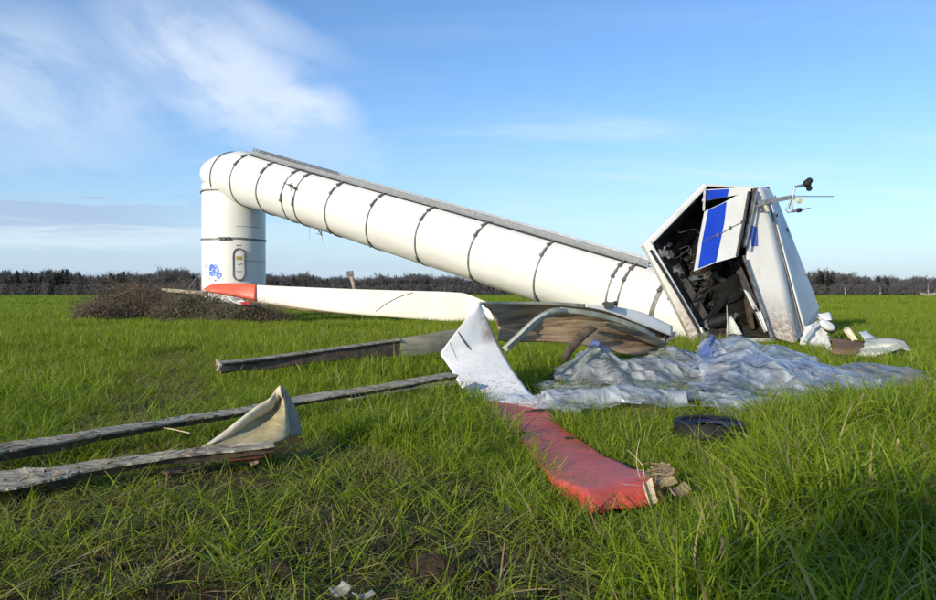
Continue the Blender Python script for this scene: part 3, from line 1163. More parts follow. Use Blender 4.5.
# ------------------------------------------------------------------ folded tower
C0 = Vector(((234 - 468) * 41.5 / F, 41.5, 0))
END = P(694, 315, 25.6)
END = END + (END - P(241, 177.5, 40.5)).normalized() * 1.5
R0, R1 = 1.70, 1.07
hdir = Vector((END.x - C0.x, END.y - C0.y, 0)).normalized()
lat = Vector((-hdir.y, hdir.x, 0))
zc_ = EYE + (HZ - 209) * 40.5 / F
Iin = C0 + hdir * R0 * 0.98 + Vector((0, 0, zc_))
tower = thing('wind_turbine_tower', 'white steel turbine tower folded over near its foot, its tube slanting to the ground', 'tower', C0)
SEG = 72
# stump
rings = []
for z in np.linspace(-0.4, EYE + (HZ - 186) * 41.5 / F, 14):
    rings.append([(C0.x + hdir.x * R0 * math.cos(a) + lat.x * R0 * math.sin(a), C0.y + hdir.y * R0 * math.cos(a) + lat.y * R0 * math.sin(a), z)
                  for a in np.linspace(0, 2 * math.pi, SEG, endpoint=False)])
make('tower_stump', [p for r in rings for p in r], grid_faces(len(rings), SEG, True), M['tower'], tower, True)
# the tube, and the blunt crushed end that overhangs the stump
TS = P(241, 177.5, 40.5)
tdir = (END - TS).normalized()
latd = tdir.cross(Vector((0, 0, 1))).normalized()
upd = latd.cross(tdir).normalized()
TLEN = (END - TS).length


def trad(f):
    return float(np.interp(f, [0, .15, .35, .6, .85, 1], [1.43, 1.36, 1.32, 1.31, 1.24, 1.15]))


def ering(px_, py_, y_, pitch, ru, rl):
    d = (hdir * math.cos(pitch) + Vector((0, 0, 1)) * math.sin(pitch))
    l_ = d.cross(Vector((0, 0, 1))).normalized()
    u_ = l_.cross(d)
    c_ = P(px_, py_, y_)
    return [c_ + u_ * ru * math.cos(a) + l_ * rl * math.sin(a) for a in np.linspace(0, 2 * math.pi, SEG, endpoint=False)]


V = []
V += [TS + (upd * math.cos(a) + latd * math.sin(a)) * 1.43 for a in np.linspace(0, 2 * math.pi, SEG, endpoint=False)]
ER = [(234.6, 179.6, 41.0, -.10, 1.45, 1.49), (234, 179.5, 41.05, -.09, 1.44, 1.49), (228.5, 178.8, 41.35, -.02, 1.36, 1.47), (228, 178.8, 41.4, -.02, 1.35, 1.46), (221.8, 176.8, 41.8, .0, 1.02, 1.37), (221.4, 176.8, 41.82, .0, 1.00, 1.34), (218.9, 177, 42.0, .03, .54, 1.14), (218.6, 177, 42.02, .03, .48, 1.10), (218.2, 177, 42.1, .05, .02, .02)]
for e in ER:
    V += ering(*e)
elbow = make('tower_elbow', V, grid_faces(len(ER) + 1, SEG, True), M['tower'], tower, True, 'blunt creased end where the tower buckled')
V = []
NT_ = 90
for i in range(NT_):
    f = i / (NT_ - 1)
    c_ = TS + tdir * TLEN * f
    for k, a in enumerate(np.linspace(0, 2 * math.pi, SEG, endpoint=False)):
        r = trad(f) + 0.03 * (float(vn(f * 16, k * 0.28, 5)) - 0.5)
        V.append(c_ + (upd * math.cos(a) + latd * math.sin(a)) * r)
make('tower_tube', V, grid_faces(NT_, SEG, True), M['tower'], tower, True)


def proj(p):
    return (468 + p.x * F / p.y, HZ - (p.z - EYE) * F / p.y)


def strap(f, wd=0.07, name='tension_ring', amt=1.0, clamps=()):
    c_ = TS + tdir * TLEN * f
    V_ = []
    N_ = 96
    for i, dx in enumerate((-wd / 2, -wd / 2, wd / 2, wd / 2)):
        dr = (-0.01, 0.035, 0.035, -0.01)[i]
        for a in np.linspace(0, 2 * math.pi, N_, endpoint=False):
            wv = 0.02 * math.sin(a * 3 + f * 40)
            V_.append(c_ + tdir * (dx + wv) + (upd * math.cos(a) + latd * math.sin(a)) * (trad(f) + dr))
    o_ = make(name, V_, grid_faces(4, N_, True), M['strap'], tower)
    for a in clamps:
        rr = trad(f) + 0.06
        rd = upd * math.cos(a) + latd * math.sin(a)
        tn = latd * math.cos(a) - upd * math.sin(a)
        pc = c_ + rd * rr
        b1_ = obox(pc, tn * 0.13, tdir * 0.035, rd * 0.03)
        b2_ = obox(pc + tn * 0.17 + rd * 0.01, tn * 0.04, tdir * 0.055, rd * 0.04)
        t3 = tube([pc - tn * 0.22, pc + tn * 0.25], 0.014, 6)
        v_, f_ = join([b1_, b2_, t3])
        make('clamp', v_, f_, M['strap'], o_)
    return o_


# find the position along the tube whose upper silhouette stands at a given photo column
def sil(f):
    c_ = TS + tdir * TLEN * f
    best = None
    for a in np.linspace(-1.2, 1.2, 49):
        p = c_ + (upd * math.cos(a) + latd * math.sin(a)) * trad(f)
        q = proj(p)
        if best is None or q[1] < best[1]:
            best = q
    return best[0]


def find(px_):
    lo_, hi_ = -0.02, 1.0
    for _ in range(30):
        mid = (lo_ + hi_) / 2
        if sil(mid) < px_:
            lo_ = mid
        else:
            hi_ = mid
    return (lo_ + hi_) / 2


# which side of latd faces the camera
near = -1 if (TS + latd).y > TS.y else 1
SA = near
for k, px_ in enumerate([254, 280, 305, 317, 350, 391, 440, 494, 560, 630, 641, 676]):
    strap(find(px_), 0.06 if k < 9 else (0.05 if k < 11 else 0.15), clamps=((SA * 0.55, SA * 0.95) if k not in (2, 3) else (SA * 0.6, SA * 1.7)) + ((SA * 2.45,) if k > 3 else ()))
# the strap at the bend and the collar between stump and tube end
pa = ering(234.4, 179.6, 41.02, -.10, 1.48, 1.52)
v_, f_ = tube(pa + [pa[0]], 0.035, 6, False)
make('tension_ring', v_, f_, M['strap'], tower)
zcol = EYE + (HZ - 190.5) * 39.9 / F
for (dz, rr, m2) in ((0.0, R0 + .05, 'strap'), (0.10, R0 + .02, 'tower')):
    pa = [Vector((C0.x + rr * math.cos(a), C0.y + rr * math.sin(a), zcol + dz + .05 * math.sin(a * 2))) for a in np.linspace(0, 2 * math.pi, 64)]
    v_, f_ = tube(pa, .03, 6, False)
    make('collar', v_, f_, M[m2], tower)
# ring round the stump
zr = EYE + (HZ - 238.5) * 39.8 / F
V = []
for i, (dz, dr) in enumerate(((-.05, -.01), (-.05, .04), (.05, .04), (.05, -.01))):
    for a in np.linspace(0, 2 * math.pi, 96, endpoint=False):
        V.append((C0.x + (R0 + dr) * math.cos(a), C0.y + (R0 + dr) * math.sin(a), zr + dz + 0.02 * math.sin(a * 4)))
o_ = make('tension_ring', V, grid_faces(4, 96, True), M['strap'], tower)
for a in (R_(-90), R_(-82), R_(-97)):
    pc = Vector((C0.x + (R0 + .07) * math.cos(a), C0.y + (R0 + .07) * math.sin(a), zr))
    v_, f_ = obox(pc, Vector((-math.sin(a), math.cos(a), 0)) * 0.09, Vector((math.cos(a), math.sin(a), 0)) * 0.05, (0, 0, 0.075))
    make('clamp', v_, f_, M['darksteel'], o_)
# weld seams of the stump
for (z, a0, a1) in [(EYE + (HZ - 260.5) * 39.8 / F, -70, 10), (EYE + (HZ - 226) * 39.8 / F, -70, -20)]:
    path = [(C0.x + (R0 + .002) * math.cos(R_(a)), C0.y + (R0 + .002) * math.sin(R_(a)), z) for a in np.linspace(a0, a1, 24)]
    v_, f_ = tube(path, 0.012, 5)
    make('weld_seam', v_, f_, M['seam'], tower)


# a rectangle on the cylinder: coordinates are arc metres and height
def cyl_pt(px_, py_, r):
    """point of the stump's skin seen at a photo pixel"""
    d = Vector(((px_ - 468) / F, 1, -(py_ - HZ) / F))
    o_ = Vector((0, 0, EYE))
    a = d.x ** 2 + d.y ** 2
    b = 2 * (d.x * (o_.x - C0.x) + d.y * (o_.y - C0.y))
    c_ = (o_.x - C0.x) ** 2 + (o_.y - C0.y) ** 2 - r * r
    disc = max(b * b - 4 * a * c_, 0)
    t_ = (-b - math.sqrt(disc)) / (2 * a)
    return o_ + d * t_


def cyl_sheet(poly, r, name, m_, parent, label=None):
    """filled polygon lying on the stump (polygon in photo pixels), cut in thin columns so that it follows the curve"""
    xs = [p[0] for p in poly]
    x0_, x1_ = min(xs), max(xs)
    V_, F_ = [], []
    cols = max(2, int((x1_ - x0_) / 0.5))
    prev = None
    for xx in np.linspace(x0_ + 1e-3, x1_ - 1e-3, cols + 1):
        ysx = []
        for i in range(len(poly)):
            (xa, ya), (xb, yb) = poly[i], poly[(i + 1) % len(poly)]
            if (xa > xx) != (xb > xx):
                ysx.append(ya + (yb - ya) * (xx - xa) / (xb - xa))
        ysx.sort()
        cur = (xx, ysx[0], ysx[-1])
        if prev:
            k = len(V_)
            V_ += [cyl_pt(prev[0], prev[2], r), cyl_pt(cur[0], cur[2], r), cyl_pt(cur[0], cur[1], r), cyl_pt(prev[0], prev[1], r)]
            F_.append((k, k + 1, k + 2, k + 3))
        prev = cur
    return make(name, V_, F_, m_, parent, False, label)


def stadium(cx_, cy_, wx, hy, n=16):
    pts = []
    for a in np.linspace(math.pi, 2 * math.pi, n):
        pts.append((cx_ + wx * math.cos(a), cy_ - (hy - wx) + wx * math.sin(a)))
    for a in np.linspace(0, math.pi, n):
        pts.append((cx_ + wx * math.cos(a), cy_ + (hy - wx) + wx * math.sin(a)))
    return pts


door = cyl_sheet(stadium(238.8, 264.3, 5.0, 14.8), R0 + 0.035, 'door', M['doorpaint'], tower, 'rounded white service door of the stump')
outer = stadium(238.8, 264.3, 5.6, 15.6, 14)
path = [cyl_pt(a, b, R0 + 0.05) for a, b in outer]
path.append(path[0])
v_, f_ = tube(path, 0.05, 6, False)
make('door_frame', v_, f_, M['rust'], door)
for (x0_, y0_, x1_, y1_, m_, nm) in [(236.2, 256.4, 241.6, 259.6, M['sign_yellow'], 'warning_plate'), (237.6, 264.2, 239.8, 264.9, M['darksteel'], 'handle'),
                                     (235.8, 271.2, 242.4, 271.7, M['seam'], 'vent_slot'), (240.6, 263.6, 242.2, 264.4, M['seam'], 'hinge')]:
    cyl_sheet([(x0_, y0_), (x1_, y0_), (x1_, y1_), (x0_, y1_)], R0 + 0.055, nm, m_, door)
cyl_sheet([(236.0, 244.8), (241.5, 245.0), (241.2, 246.3), (236.2, 246.1)], R0 + 0.006, 'nameplate', M['rust'], tower)
# graffiti (flat print)
gp = thing('graffiti', 'blue bubble graffiti sprayed on the tower stump left of its door', 'graffiti', cyl_pt(214, 272, R0 + 0.01))


def blobpoly(cx_, cy_, rx, ry, s_, ang=0.0):
    o_ = []
    for i in range(18):
        a = i / 18 * 6.283
        r = 1 + 0.16 * math.sin(3 * a + s_) + 0.1 * math.sin(5 * a + 2 * s_)
        x_, y_ = rx * r * math.cos(a), ry * r * math.sin(a)
        o_.append((cx_ + x_ * math.cos(ang) - y_ * math.sin(ang), cy_ + x_ * math.sin(ang) + y_ * math.cos(ang)))
    return o_


for i, (a, b, c_, d, e) in enumerate([(212.2, 267.6, 3.2, 3.3, 1), (215.8, 271.2, 3.4, 4.2, 2), (218.8, 275.6, 3.0, 3.0, 3), (211.8, 273.6, 2.6, 2.6, 4), (215.2, 266.8, 2.3, 2.2, 5)]):
    cyl_sheet(blobpoly(a, b, c_, d, e), R0 + 0.004 + 0.002 * i, 'letter_outline', M['graf'], gp)
for i, (a, b, c_, d, e) in enumerate([(212.6, 269.0, 1.3, 0.8, 1), (216.4, 270.4, 1.2, 1.9, 2), (219.2, 275.8, 1.6, 1.3, 3), (213.2, 274.2, 1.1, 0.6, 4), (215.6, 266.3, 1.2, .8, 1), (215.6, 274.6, 0.9, 1.2, 6)]):
    cyl_sheet(blobpoly(a, b, c_, d, e), R0 + 0.016 + 0.002 * i, 'letter_fill', M['graf2'], gp)
for i, (a, b, c_, d) in enumerate([(205.4, 265, 207.6, 265.5), (205.2, 265, 205.7, 268), (207.3, 265.2, 207.7, 267.8), (209.6, 270.5, 210.2, 276), (214.5, 279.6, 216.2, 281.2), (206.2, 276, 206.8, 277.4), (209, 278, 209.8, 279)]):
    cyl_sheet([(a, b), (c_, b), (c_, d), (a, d)], R0 + 0.005, 'spray_mark', M['seam'], gp)


# cable ladder along the top of the tube
def tp(f, a, dr):
    return TS + tdir * TLEN * f + (upd * math.cos(a) + latd * math.sin(a)) * (trad(f) + dr)


f0, f1 = find(256), find(652)
fs_ = np.linspace(f0, f1, 40)
aL, aR = SA * 0.30, SA * 0.02
ladder = []
for a in (aL, aR):
    path = [tp(f, a, 0.12) for f in fs_]
    V_, F_ = [], []
    for i, p in enumerate(path):
        rd = (upd * math.cos(a) + latd * math.sin(a))
        tn = rd.cross(tdir).normalized()
        V_ += [p - rd * .08 - tn * .025, p - rd * .08 + tn * .025, p + rd * .13 + tn * .025, p + rd * .13 - tn * .025]
    make('ladder_rail', V_, grid_faces(len(path), 4, True) + [(3, 2, 1, 0), (4 * len(path) - 4, 4 * len(path) - 3, 4 * len(path) - 2, 4 * len(path) - 1)], M['ladder'], tower)
# rungs: shared mesh
NR = 92
rd = (upd * math.cos((aL + aR) / 2) + latd * math.sin((aL + aR) / 2))
tn = rd.cross(tdir).normalized()
v_, f_ = obox((0, 0, 0), tn * 0.24, tdir * 0.018, rd * 0.018)
rm = bpy.data.meshes.new('rung')
rm.from_pydata([tuple(p) for p in v_], [], f_)
rm.materials.append(M['ladder'])
twl = wloc(tower)
for i in range(NR):
    f = f0 + (f1 - f0) * (i + 0.5) / NR
    o_ = bpy.data.objects.new('rung', rm)
    COL.objects.link(o_)
    o_.parent = tower
    o_.location = tp(f, (aL + aR) / 2, 0.14) - twl
# heavier comb of brackets at the upper end and black rail foot all along
V_, F_ = join([tube([tp(f, SA * 0.40, 0.03) for f in fs_], 0.035, 6)])
make('cable', V_, F_, M['black'], tower, True)
fE = find(338)
br_v, br_f = [], []
for i in range(26):
    f = f0 - 0.012 + (fE - f0) * i / 26
    a = SA * 0.12
    p0 = tp(f, a, 0.05)
    rd = (upd * math.cos(a) + latd * math.sin(a))
    br_v.append(bar(p0, p0 + rd * 0.27 + tdir * 0.08, 0.022, 0.022, tdir))
for dr in (0.20, 0.29):
    br_v.append(tube([tp(f0 - 0.012, SA * .12, dr), tp(fE, SA * .12, dr)], 0.018, 5))
V_, F_ = join(br_v)
make('cage_comb', V_, F_, M['strap'], tower)
# bundle of torn fittings at the strap pair, and the bracket dangling under the tube
fp = find(312)
parts_ = [tube([tp(fp - .022, SA * 1.18, .06), tp(fp - .008, SA * 1.22, .12), tp(fp + .01, SA * 1.28, .08), tp(fp + .02, SA * 1.3, .08)], 0.022, 6),
          tube([tp(fp - .004, SA * 1.12, .06), tp(fp + .002, SA * 1.25, .12), tp(fp + .006, SA * 1.4, .06)], 0.02, 6),
          obox(tp(fp, SA * 1.22, .12), tdir * .09, upd * .045, latd * .05), obox(tp(fp + .014, SA * 1.27, .08), tdir * .07, upd * .06, latd * .04)]
V_, F_ = join(parts_)
make('strap_coupling', V_, F_, M['darksteel'], tower)
bq = P(316, 226, 37.6)
parts_ = [bar(bq + Vector((-.3, 0, .15)), bq + Vector((.35, 0, -.05)), .07, .07), bar(bq + Vector((-.1, .1, .1)), bq + Vector((.25, .1, -.42)), .05, .05),
          bar(bq + Vector((.25, 0, -.05)), bq + Vector((.28, 0, -.5)), .05, .05), bar(bq + Vector((.0, 0, -.38)), bq + Vector((.32, 0, -.45)), .05, .06),
          obox(bq + Vector((.08, 0, -.02)), (.14, 0, 0), (0, .08, 0), (0, 0, .06)),
          tube([bq + Vector((-.28, 0, .1)), bq + Vector((-.33, 0, -.3)), bq + Vector((-.31, 0, -.62))], .012, 5),
          tube([bq + Vector((.3, 0, -.45)), bq + Vector((.33, 0, -.8))], .012, 5)]
V_, F_ = join(parts_)
make('dangling_bracket', V_, F_, M['steel'], tower)

# ------------------------------------------------------------------ the lying blade
def strip_px(rows, name, m_, parent, nr_=40, ncol=10, bulge=0.0, smooth=True, label=None, solid=0.0, noise=0.0, seed=0, bdir=Vector((0, -1, 0)), nscale=1.2, straight=False):
    """skin through rows of (pxL, pyL, yL, pxR, pyR, yR)"""
    R2 = catmull(rows, nr_) if not straight else linear(rows, nr_)
    V_ = []
    for i, r in enumerate(R2):
        a_ = P(*r[:3])
        b_ = P(*r[3:6])
        for j in range(ncol):
            f = j / (ncol - 1)
            p = a_.lerp(b_, f) + bdir * bulge * (1 - (2 * f - 1) ** 2)
            if noise:
                k = noise * (float(fbm(p.x * nscale + seed, p.z * nscale * 1.3 + p.y * 0.7 * nscale, seed, 3)) - 0.5)
                p = p + bdir * k
            V_.append(p)
    o_ = make(name, V_, grid_faces(nr_, ncol), m_, parent, smooth, label)
    if solid:
        mod_solid(o_, solid, 0.0)
    return o_


blade = thing('rotor_blade', 'long white rotor blade with red tip lying in front of the tower stump', 'rotor blade', P(360, 322, 37))


def blade_body(rows, m_, name, parent, label=None, thick=0.35, n=30, flat=0.5, smooth_path=True):
    """closed aerofoil-like body: rows of (px, pyTop, pyBottom, y)"""
    A = catmull(rows, n) if smooth_path else linear(rows, n)
    V_ = []
    prof = 24
    for r in A:
        a_ = P(r[0], r[1], r[3] + 0.15)
        b_ = P(r[0], r[2], r[3])
        c_ = (a_ + b_) / 2
        u_ = (a_ - b_) / 2
        ny = Vector((0, 1, 0))
        for k in range(prof):
            t_ = 2 * math.pi * k / prof
            cs, sn = math.cos(t_), math.sin(t_)
            cs = math.copysign(abs(cs) ** 0.6, cs)
            V_.append(c_ + u_ * cs + ny * thick * sn * (0.75 + 0.25 * cs * -1))
    Fc = grid_faces(n, prof, True) + [tuple(reversed(range(prof))), tuple((n - 1) * prof + k for k in range(prof))]
    return make(name, V_, Fc, m_, parent, True, label)


bsk = blade_body([(256, 285, 302.0, 37.2), (300, 287, 309, 37.1), (350, 289, 314, 37), (400, 290.5, 318, 36.9), (440, 291.5, 321, 36.8), (462, 292.7, 322, 36.7), (466, 293.6, 322, 36.7), (476, 297.3, 322, 36.6), (486, 301.5, 322, 36.5), (494, 305.5, 322, 36.4)],
           M['bladebig'], 'blade_skin', blade, thick=0.13, n=60, smooth_path=False)
blade_body([(205.5, 288, 290.0, 37.4), (209, 285.5, 292, 37.4), (216, 283.6, 293.5, 37.3), (240, 283.2, 298, 37.3), (256.5, 284.6, 302, 37.2)],
           M['red'], 'red_tip', blade, 'orange-red painted tip of the lying blade', thick=0.235, n=22)
# repair seam
path = from_cam(bsk, dense([(376, 311.5), (383, 306), (392, 300.5), (402, 296), (413, 292.9)], 24), 0.0)
v_, f_ = tube(path, 0.022, 5)
make('crack', v_, f_, M['darksteel'], blade, True)
# split brown trailing edge along the underside
v_, f_ = tube([P(236, 299.5, 36.9), P(262, 303.5, 36.85), P(300, 309, 36.8), P(345, 314, 36.7)], [0.02, 0.06, 0.07, 0.03], 6)
make('split_edge', v_, f_, M['ply'], blade, True)
# scraps hanging under the tip
def scrap(name, label, cat, pts, m_, th=0.015, curve=0.0, group=None, seed=0, n=5):
    """a bent plate spanned between four corners, with a slightly ragged outline"""
    a_, b_, c_, d_ = [Vector(p) for p in pts]
    t_ = thing(name, label, cat, ((a_ + b_ + c_ + d_) / 4), group) if label else None
    nrm = (b_ - a_).cross(d_ - a_).normalized()
    V_ = []
    for i in range(n):
        for j in range(n):
            u_, v2 = i / (n - 1), j / (n - 1)
            p = (a_ * (1 - u_) + b_ * u_) * (1 - v2) + (d_ * (1 - u_) + c_ * u_) * v2
            p = p + nrm * curve * (1 - (2 * u_ - 1) ** 2)
            if i in (0, n - 1) or j in (0, n - 1):
                p = p + (p - (a_ + b_ + c_ + d_) / 4) * 0.16 * (float(vn(i * 1.7 + seed, j * 1.9, seed)) - 0.5)
            V_.append(p)
    return t_, V_, grid_faces(n, n)


def scrap_thing(name, label, cat, pts, m_, th=0.015, curve=0.0, group=None, seed=0, part='torn_plate', n=6):
    t_, v_, f_ = scrap(name, label, cat, pts, m_, th, curve, group, seed, n)
    o_ = make(part, v_, f_, m_, t_, True)
    mod_solid(o_, th, 0)
    return t_


scrap_thing('wreck_scrap', 'small white crumpled scrap lying in the brambles below the red blade tip', 'debris',
            [P(227, 296.5, 36), P(243, 300, 35.9), P(248, 305, 35.7), P(231, 300, 35.8)], M['blade'], 0.05, 0.12, 'scraps of the wreck', 3)
scrap_thing('wreck_scrap', 'small bright red scrap hanging beside the white one under the red blade tip', 'debris',
            [P(240, 302, 35.6), P(249, 301, 35.7), P(251, 304.5, 35.6), P(243, 305.5, 35.5)], M['redscrap'], 0.04, 0.05, 'scraps of the wreck', 4)
# splintered board end left of the stump
bd = thing('splintered_board', 'pale splintered board end sticking out of the brambles left of the tower stump', 'board', P(185, 291, 38))
v_, f_ = join([bar(P(163.5, 289.3, 38.2), P(207, 292.5, 38), 0.35, 0.11), bar(P(168, 291.2, 38.0), P(207, 294.2, 37.9), 0.3, 0.04), bar(P(163, 288.8, 38.3), P(176, 290, 38.2), 0.2, 0.06)])
make('board_end', v_, f_, M['weath'], bd)
# leaning stump of a pole behind the lying blade
lp = thing('broken_pole', 'short grey pole stump leaning left behind the white lying blade', 'pole', P(357, 296, 39.5))
v_, f_ = tube([P(357.5, 305, 39.5), P(353, 282, 39.6), P(350, 274, 39.6)], [0.11, 0.10, 0.10], 10)
make('shaft', v_, f_, M['weath'], lp, True)
v_, f_ = obox(P(350, 273.5, 39.6), (.16, 0, .02), (0, .14, 0), (-.02, 0, .13))
make('cap', v_, f_, M['seam'], lp)
# guy wires at the left of the stump
wv = thing('wire_brace', 'thin wire braces leaning against the left foot of the tower stump', 'wire', P(192, 300, 41))
for k, (a, b, c_, d) in enumerate([(187, 291, 200, 272), (191, 291, 196, 284), (200, 272, 201, 290)]):
    v_, f_ = tube([P(a, b, 40.6), P(c_, d, 40.8)], 0.02, 5)
    make('wire', v_, f_, M['seam'], wv)

# ------------------------------------------------------------------ nacelle
def dirty_white(name, zlo, zhi, amt):
    """white gelcoat with rust-brown mud splashed from the ground upward"""
    m_ = bpy.data.materials.new(name)
    m_.use_nodes = True
    t = NT(m_.node_tree)
    g = t.n.new('ShaderNodeNewGeometry').outputs['Position']
    s = t.n.new('ShaderNodeSeparateXYZ')
    t.l.new(g, s.inputs[0])
    base = t.mix(t.ramp(t.noise(g, 0.9, 5, 0.6), 0.3, 0.7), (0.72, 0.705, 0.65), (0.64, 0.62, 0.56))
    st = t.noise(t.mapping(g, (5, 5, 0.7)), 1.2, 6, 0.65)
    base = t.mix(t.math('MULTIPLY', t.ramp(st, 0.5, 0.75), 0.30), base, (0.42, 0.38, 0.30))
    sp = t.noise(g, 9, 7, 0.75)
    hgt = t.ramp(t.math('ADD', s.outputs[2], t.math('MULTIPLY', t.math('SUBTRACT', sp, 0.5), 1.6)), zlo, zhi, 1.0, 0.0)
    f = t.math('MULTIPLY', hgt, t.ramp(sp, 0.40, 0.60, 0.25, amt))
    cc = t.mix(f, base, (0.24, 0.155, 0.095))
    spk = t.noise(g, 26, 2, 0.5)
    cc = t.mix(t.math('MULTIPLY', t.ramp(spk, 0.70, 0.74), 0.6), cc, (0.10, 0.085, 0.07))
    b = t.n.new('ShaderNodeBsdfPrincipled')
    t.put(b, 'Base Color', cc)
    b.inputs['Roughness'].default_value = 0.42
    bu = t.add('ShaderNodeBump', Strength=0.15, Distance=0.02, Height=sp)
    t.put(b, 'Normal', bu.outputs[0])
    o = t.n.new('ShaderNodeOutputMaterial')
    t.l.new(b.outputs[0], o.inputs[0])
    return m_


M['nac'] = dirty_white('nacelle_gelcoat', 0.5, 1.9, 0.95)

A_ = P(643, 244, 21.8); B_ = P(703, 184, 22.6); T_ = P(757, 187, 23.0); E_ = P(693, 341, 21.4); Rr = P(775, 342, 21.6)
Ab = A_ + Vector((1.35, 2.3, .45)); Bb = B_ + Vector((1.1, 2.3, .12)); Tb = P(768, 188, 25.2); Eb = E_ + Vector((1.5, 2.2, .55)); Rb = P(812, 318, 23.9)
nac = thing('nacelle', 'smashed white turbine nacelle with blue stripe standing on its nose, machinery exposed', 'nacelle', P(730, 343, 22.5))


def slab(name, pts, m_, th, parent=None, n=8, noise=0.0, label=None, seed=0, inward=None, bev=0.0):
    a_, b_, c_, d_ = [Vector(p) for p in pts]
    nrm = (b_ - a_).cross(d_ - a_).normalized()
    if inward is not None and nrm.dot(inward) < 0:
        nrm = -nrm
    V_, V2 = [], []
    for i in range(n):
        for j in range(n):
            u_, v2 = i / (n - 1), j / (n - 1)
            p = (a_ * (1 - u_) + b_ * u_) * (1 - v2) + (d_ * (1 - u_) + c_ * u_) * v2
            if noise:
                p = p + nrm * noise * (float(vn(i * 0.9 + seed * 3, j * 0.9, seed)) - 0.5)
            V_.append(p)
            V2.append(p + nrm * th)
    N2 = n * n
    F_ = [tuple(reversed(f)) for f in grid_faces(n, n)] + [tuple(k + N2 for k in f) for f in grid_faces(n, n)]
    for j in range(n - 1):
        for (p, q) in (((0, j), (0, j + 1)), ((n - 1, j + 1), (n - 1, j)), ((j + 1, 0), (j, 0)), ((j, n - 1), (j + 1, n - 1))):
            p_, q_ = p[0] * n + p[1], q[0] * n + q[1]
            F_.append((p_, q_, q_ + N2, p_ + N2))
    o_ = make(name, V_ + V2, F_, m_, parent, False, label)
    if bev:
        mod_bevel(o_, bev, 3, 50)
    return o_


cen = (A_ + B_ + T_ + E_ + Rr + Ab + Bb + Tb + Eb + Rb) / 10
for nm, q, lab in [('shell_wall', (A_, B_, Bb, Ab), 'upper left wall of the housing, seen from inside'), ('shell_wall', (E_, A_, Ab, Eb), 'lower left wall of the housing'),
                   ('roof_shell', (B_, T_, Tb, Bb), None), ('nose_shell', (E_, Rr, Rb, Eb), None)]:
    mid = (q[0] + q[1] + q[2] + q[3]) / 4
    inn = (cen - mid)
    wmesh = slab(nm, q, M['nacclean'], 0.06, nac, 8, 0.0, lab, 1, inn, 0.0)
    nrm = (q[1] - q[0]).cross(q[3] - q[0]).normalized()
    if nrm.dot(inn) < 0:
        nrm = -nrm
    q2 = [mid + (p - mid) * 0.93 + nrm * 0.11 for p in q]
    slab('inner_lining', q2, M['liner'], 0.05, wmesh, 14, 0.10, None, 3, inn)
bw = slab('back_wall', (Ab, Bb, Tb, Rb), M['nacclean'], 0.06, nac, 6, 0, None, 2, Vector((0, -1, 0)))
bw2 = slab('back_wall', (Ab, Rb, Eb, (Ab + Eb) / 2), M['nacclean'], 0.06, nac, 3, 0, None, 2, Vector((0, -1, 0)))
off = Vector((-.05, -.15, 0))
slab('inner_lining', [p + off for p in (Ab, Bb, Tb, Rb)], M['liner'], 0.05, bw, 14, 0.2, None, 4, Vector((0, -1, 0)))
slab('inner_lining', [p + off for p in (Ab, Rb, Eb, (Ab + Eb) / 2)], M['liner'], 0.05, bw2, 8, 0.2, None, 4, Vector((0, -1, 0)))


def rim(name, a_, b_, w0, w1, dirn, depth, m_, label=None):
    """flange: a board along a-b, growing w towards dirn, with some depth"""
    d = (b_ - a_).normalized()
    dirn = (dirn - d * dirn.dot(d)).normalized()
    nn = d.cross(dirn).normalized()
    if nn.y < 0:
        nn = -nn
    V_ = []
    N_ = 10
    for i in range(N_):
        f = i / (N_ - 1)
        c_ = a_.lerp(b_, f)
        ww = w0 + (w1 - w0) * f
        V_ += [c_, c_ + dirn * ww, c_ + dirn * ww + nn * depth, c_ + nn * depth]
    F_ = grid_faces(N_, 4, True) + [(3, 2, 1, 0), (4 * N_ - 4, 4 * N_ - 3, 4 * N_ - 2, 4 * N_ - 1)]
    o_ = make(name, V_, F_, m_, nac, False, label)
    mod_bevel(o_, 0.05, 3, 40)
    return o_


f_ = Vector((0, -.05, 0))
rim('front_flange', A_ + f_, B_ + f_ + (B_ - A_).normalized() * 0.05, .20, .17, Vector((1, 0, -1)), .30, M['nacclean'])
rim('front_flange', A_ + f_ + (A_ - E_).normalized() * 0.02, E_ + f_ + Vector((.02, 0, -.1)), .24, .42, Vector((1, 0, .3)), .34, M['nac'])
# dark joint strip along the inner edge of the lower flange
jl0, jl1 = P(650.5, 250, 21.66), P(701, 335, 21.3)
v_, f2 = tube([jl0, jl0.lerp(jl1, .5) + Vector((.03, 0, 0)), jl1], 0.045, 6)
make('rubber_seal', v_, f2, M['rubber'], nac)

# the right housing half: thick hollow box with rounded edges
front = [P(752, 187, 23.0), P(770, 187.5, 23.2), P(797.5, 346, 21.6), P(773, 340, 21.5), P(744, 256, 22.2)]
front_px = [(752, 187, 23.0), (767, 187, 23.15), (797.5, 346, 21.6), (773, 340, 21.5), (744, 256, 22.2)]
back_px = [(760, 189, 25.1), (771, 188, 25.1), (822, 317, 23.9), (808, 318, 24.1), (765, 245, 24.8)]
front_px[1] = (763, 187, 23.1)
Vf = [P(*p) for p in front_px]
Vb = [P(*p) for p in back_px]
F_ = [(0, 1, 2, 3, 4), (9, 8, 7, 6, 5)] + [((i + 1) % 5, i, i + 5, (i + 1) % 5 + 5) for i in range(5)]
ho = make('side_housing', Vf + Vb, F_, M['nac'], nac)
mod_bevel(ho, 0.16, 5, 35)
ho.data.polygons.foreach_set('use_smooth', [True] * len(ho.data.polygons))
wn = ho.modifiers.new('wn', 'WEIGHTED_NORMAL')
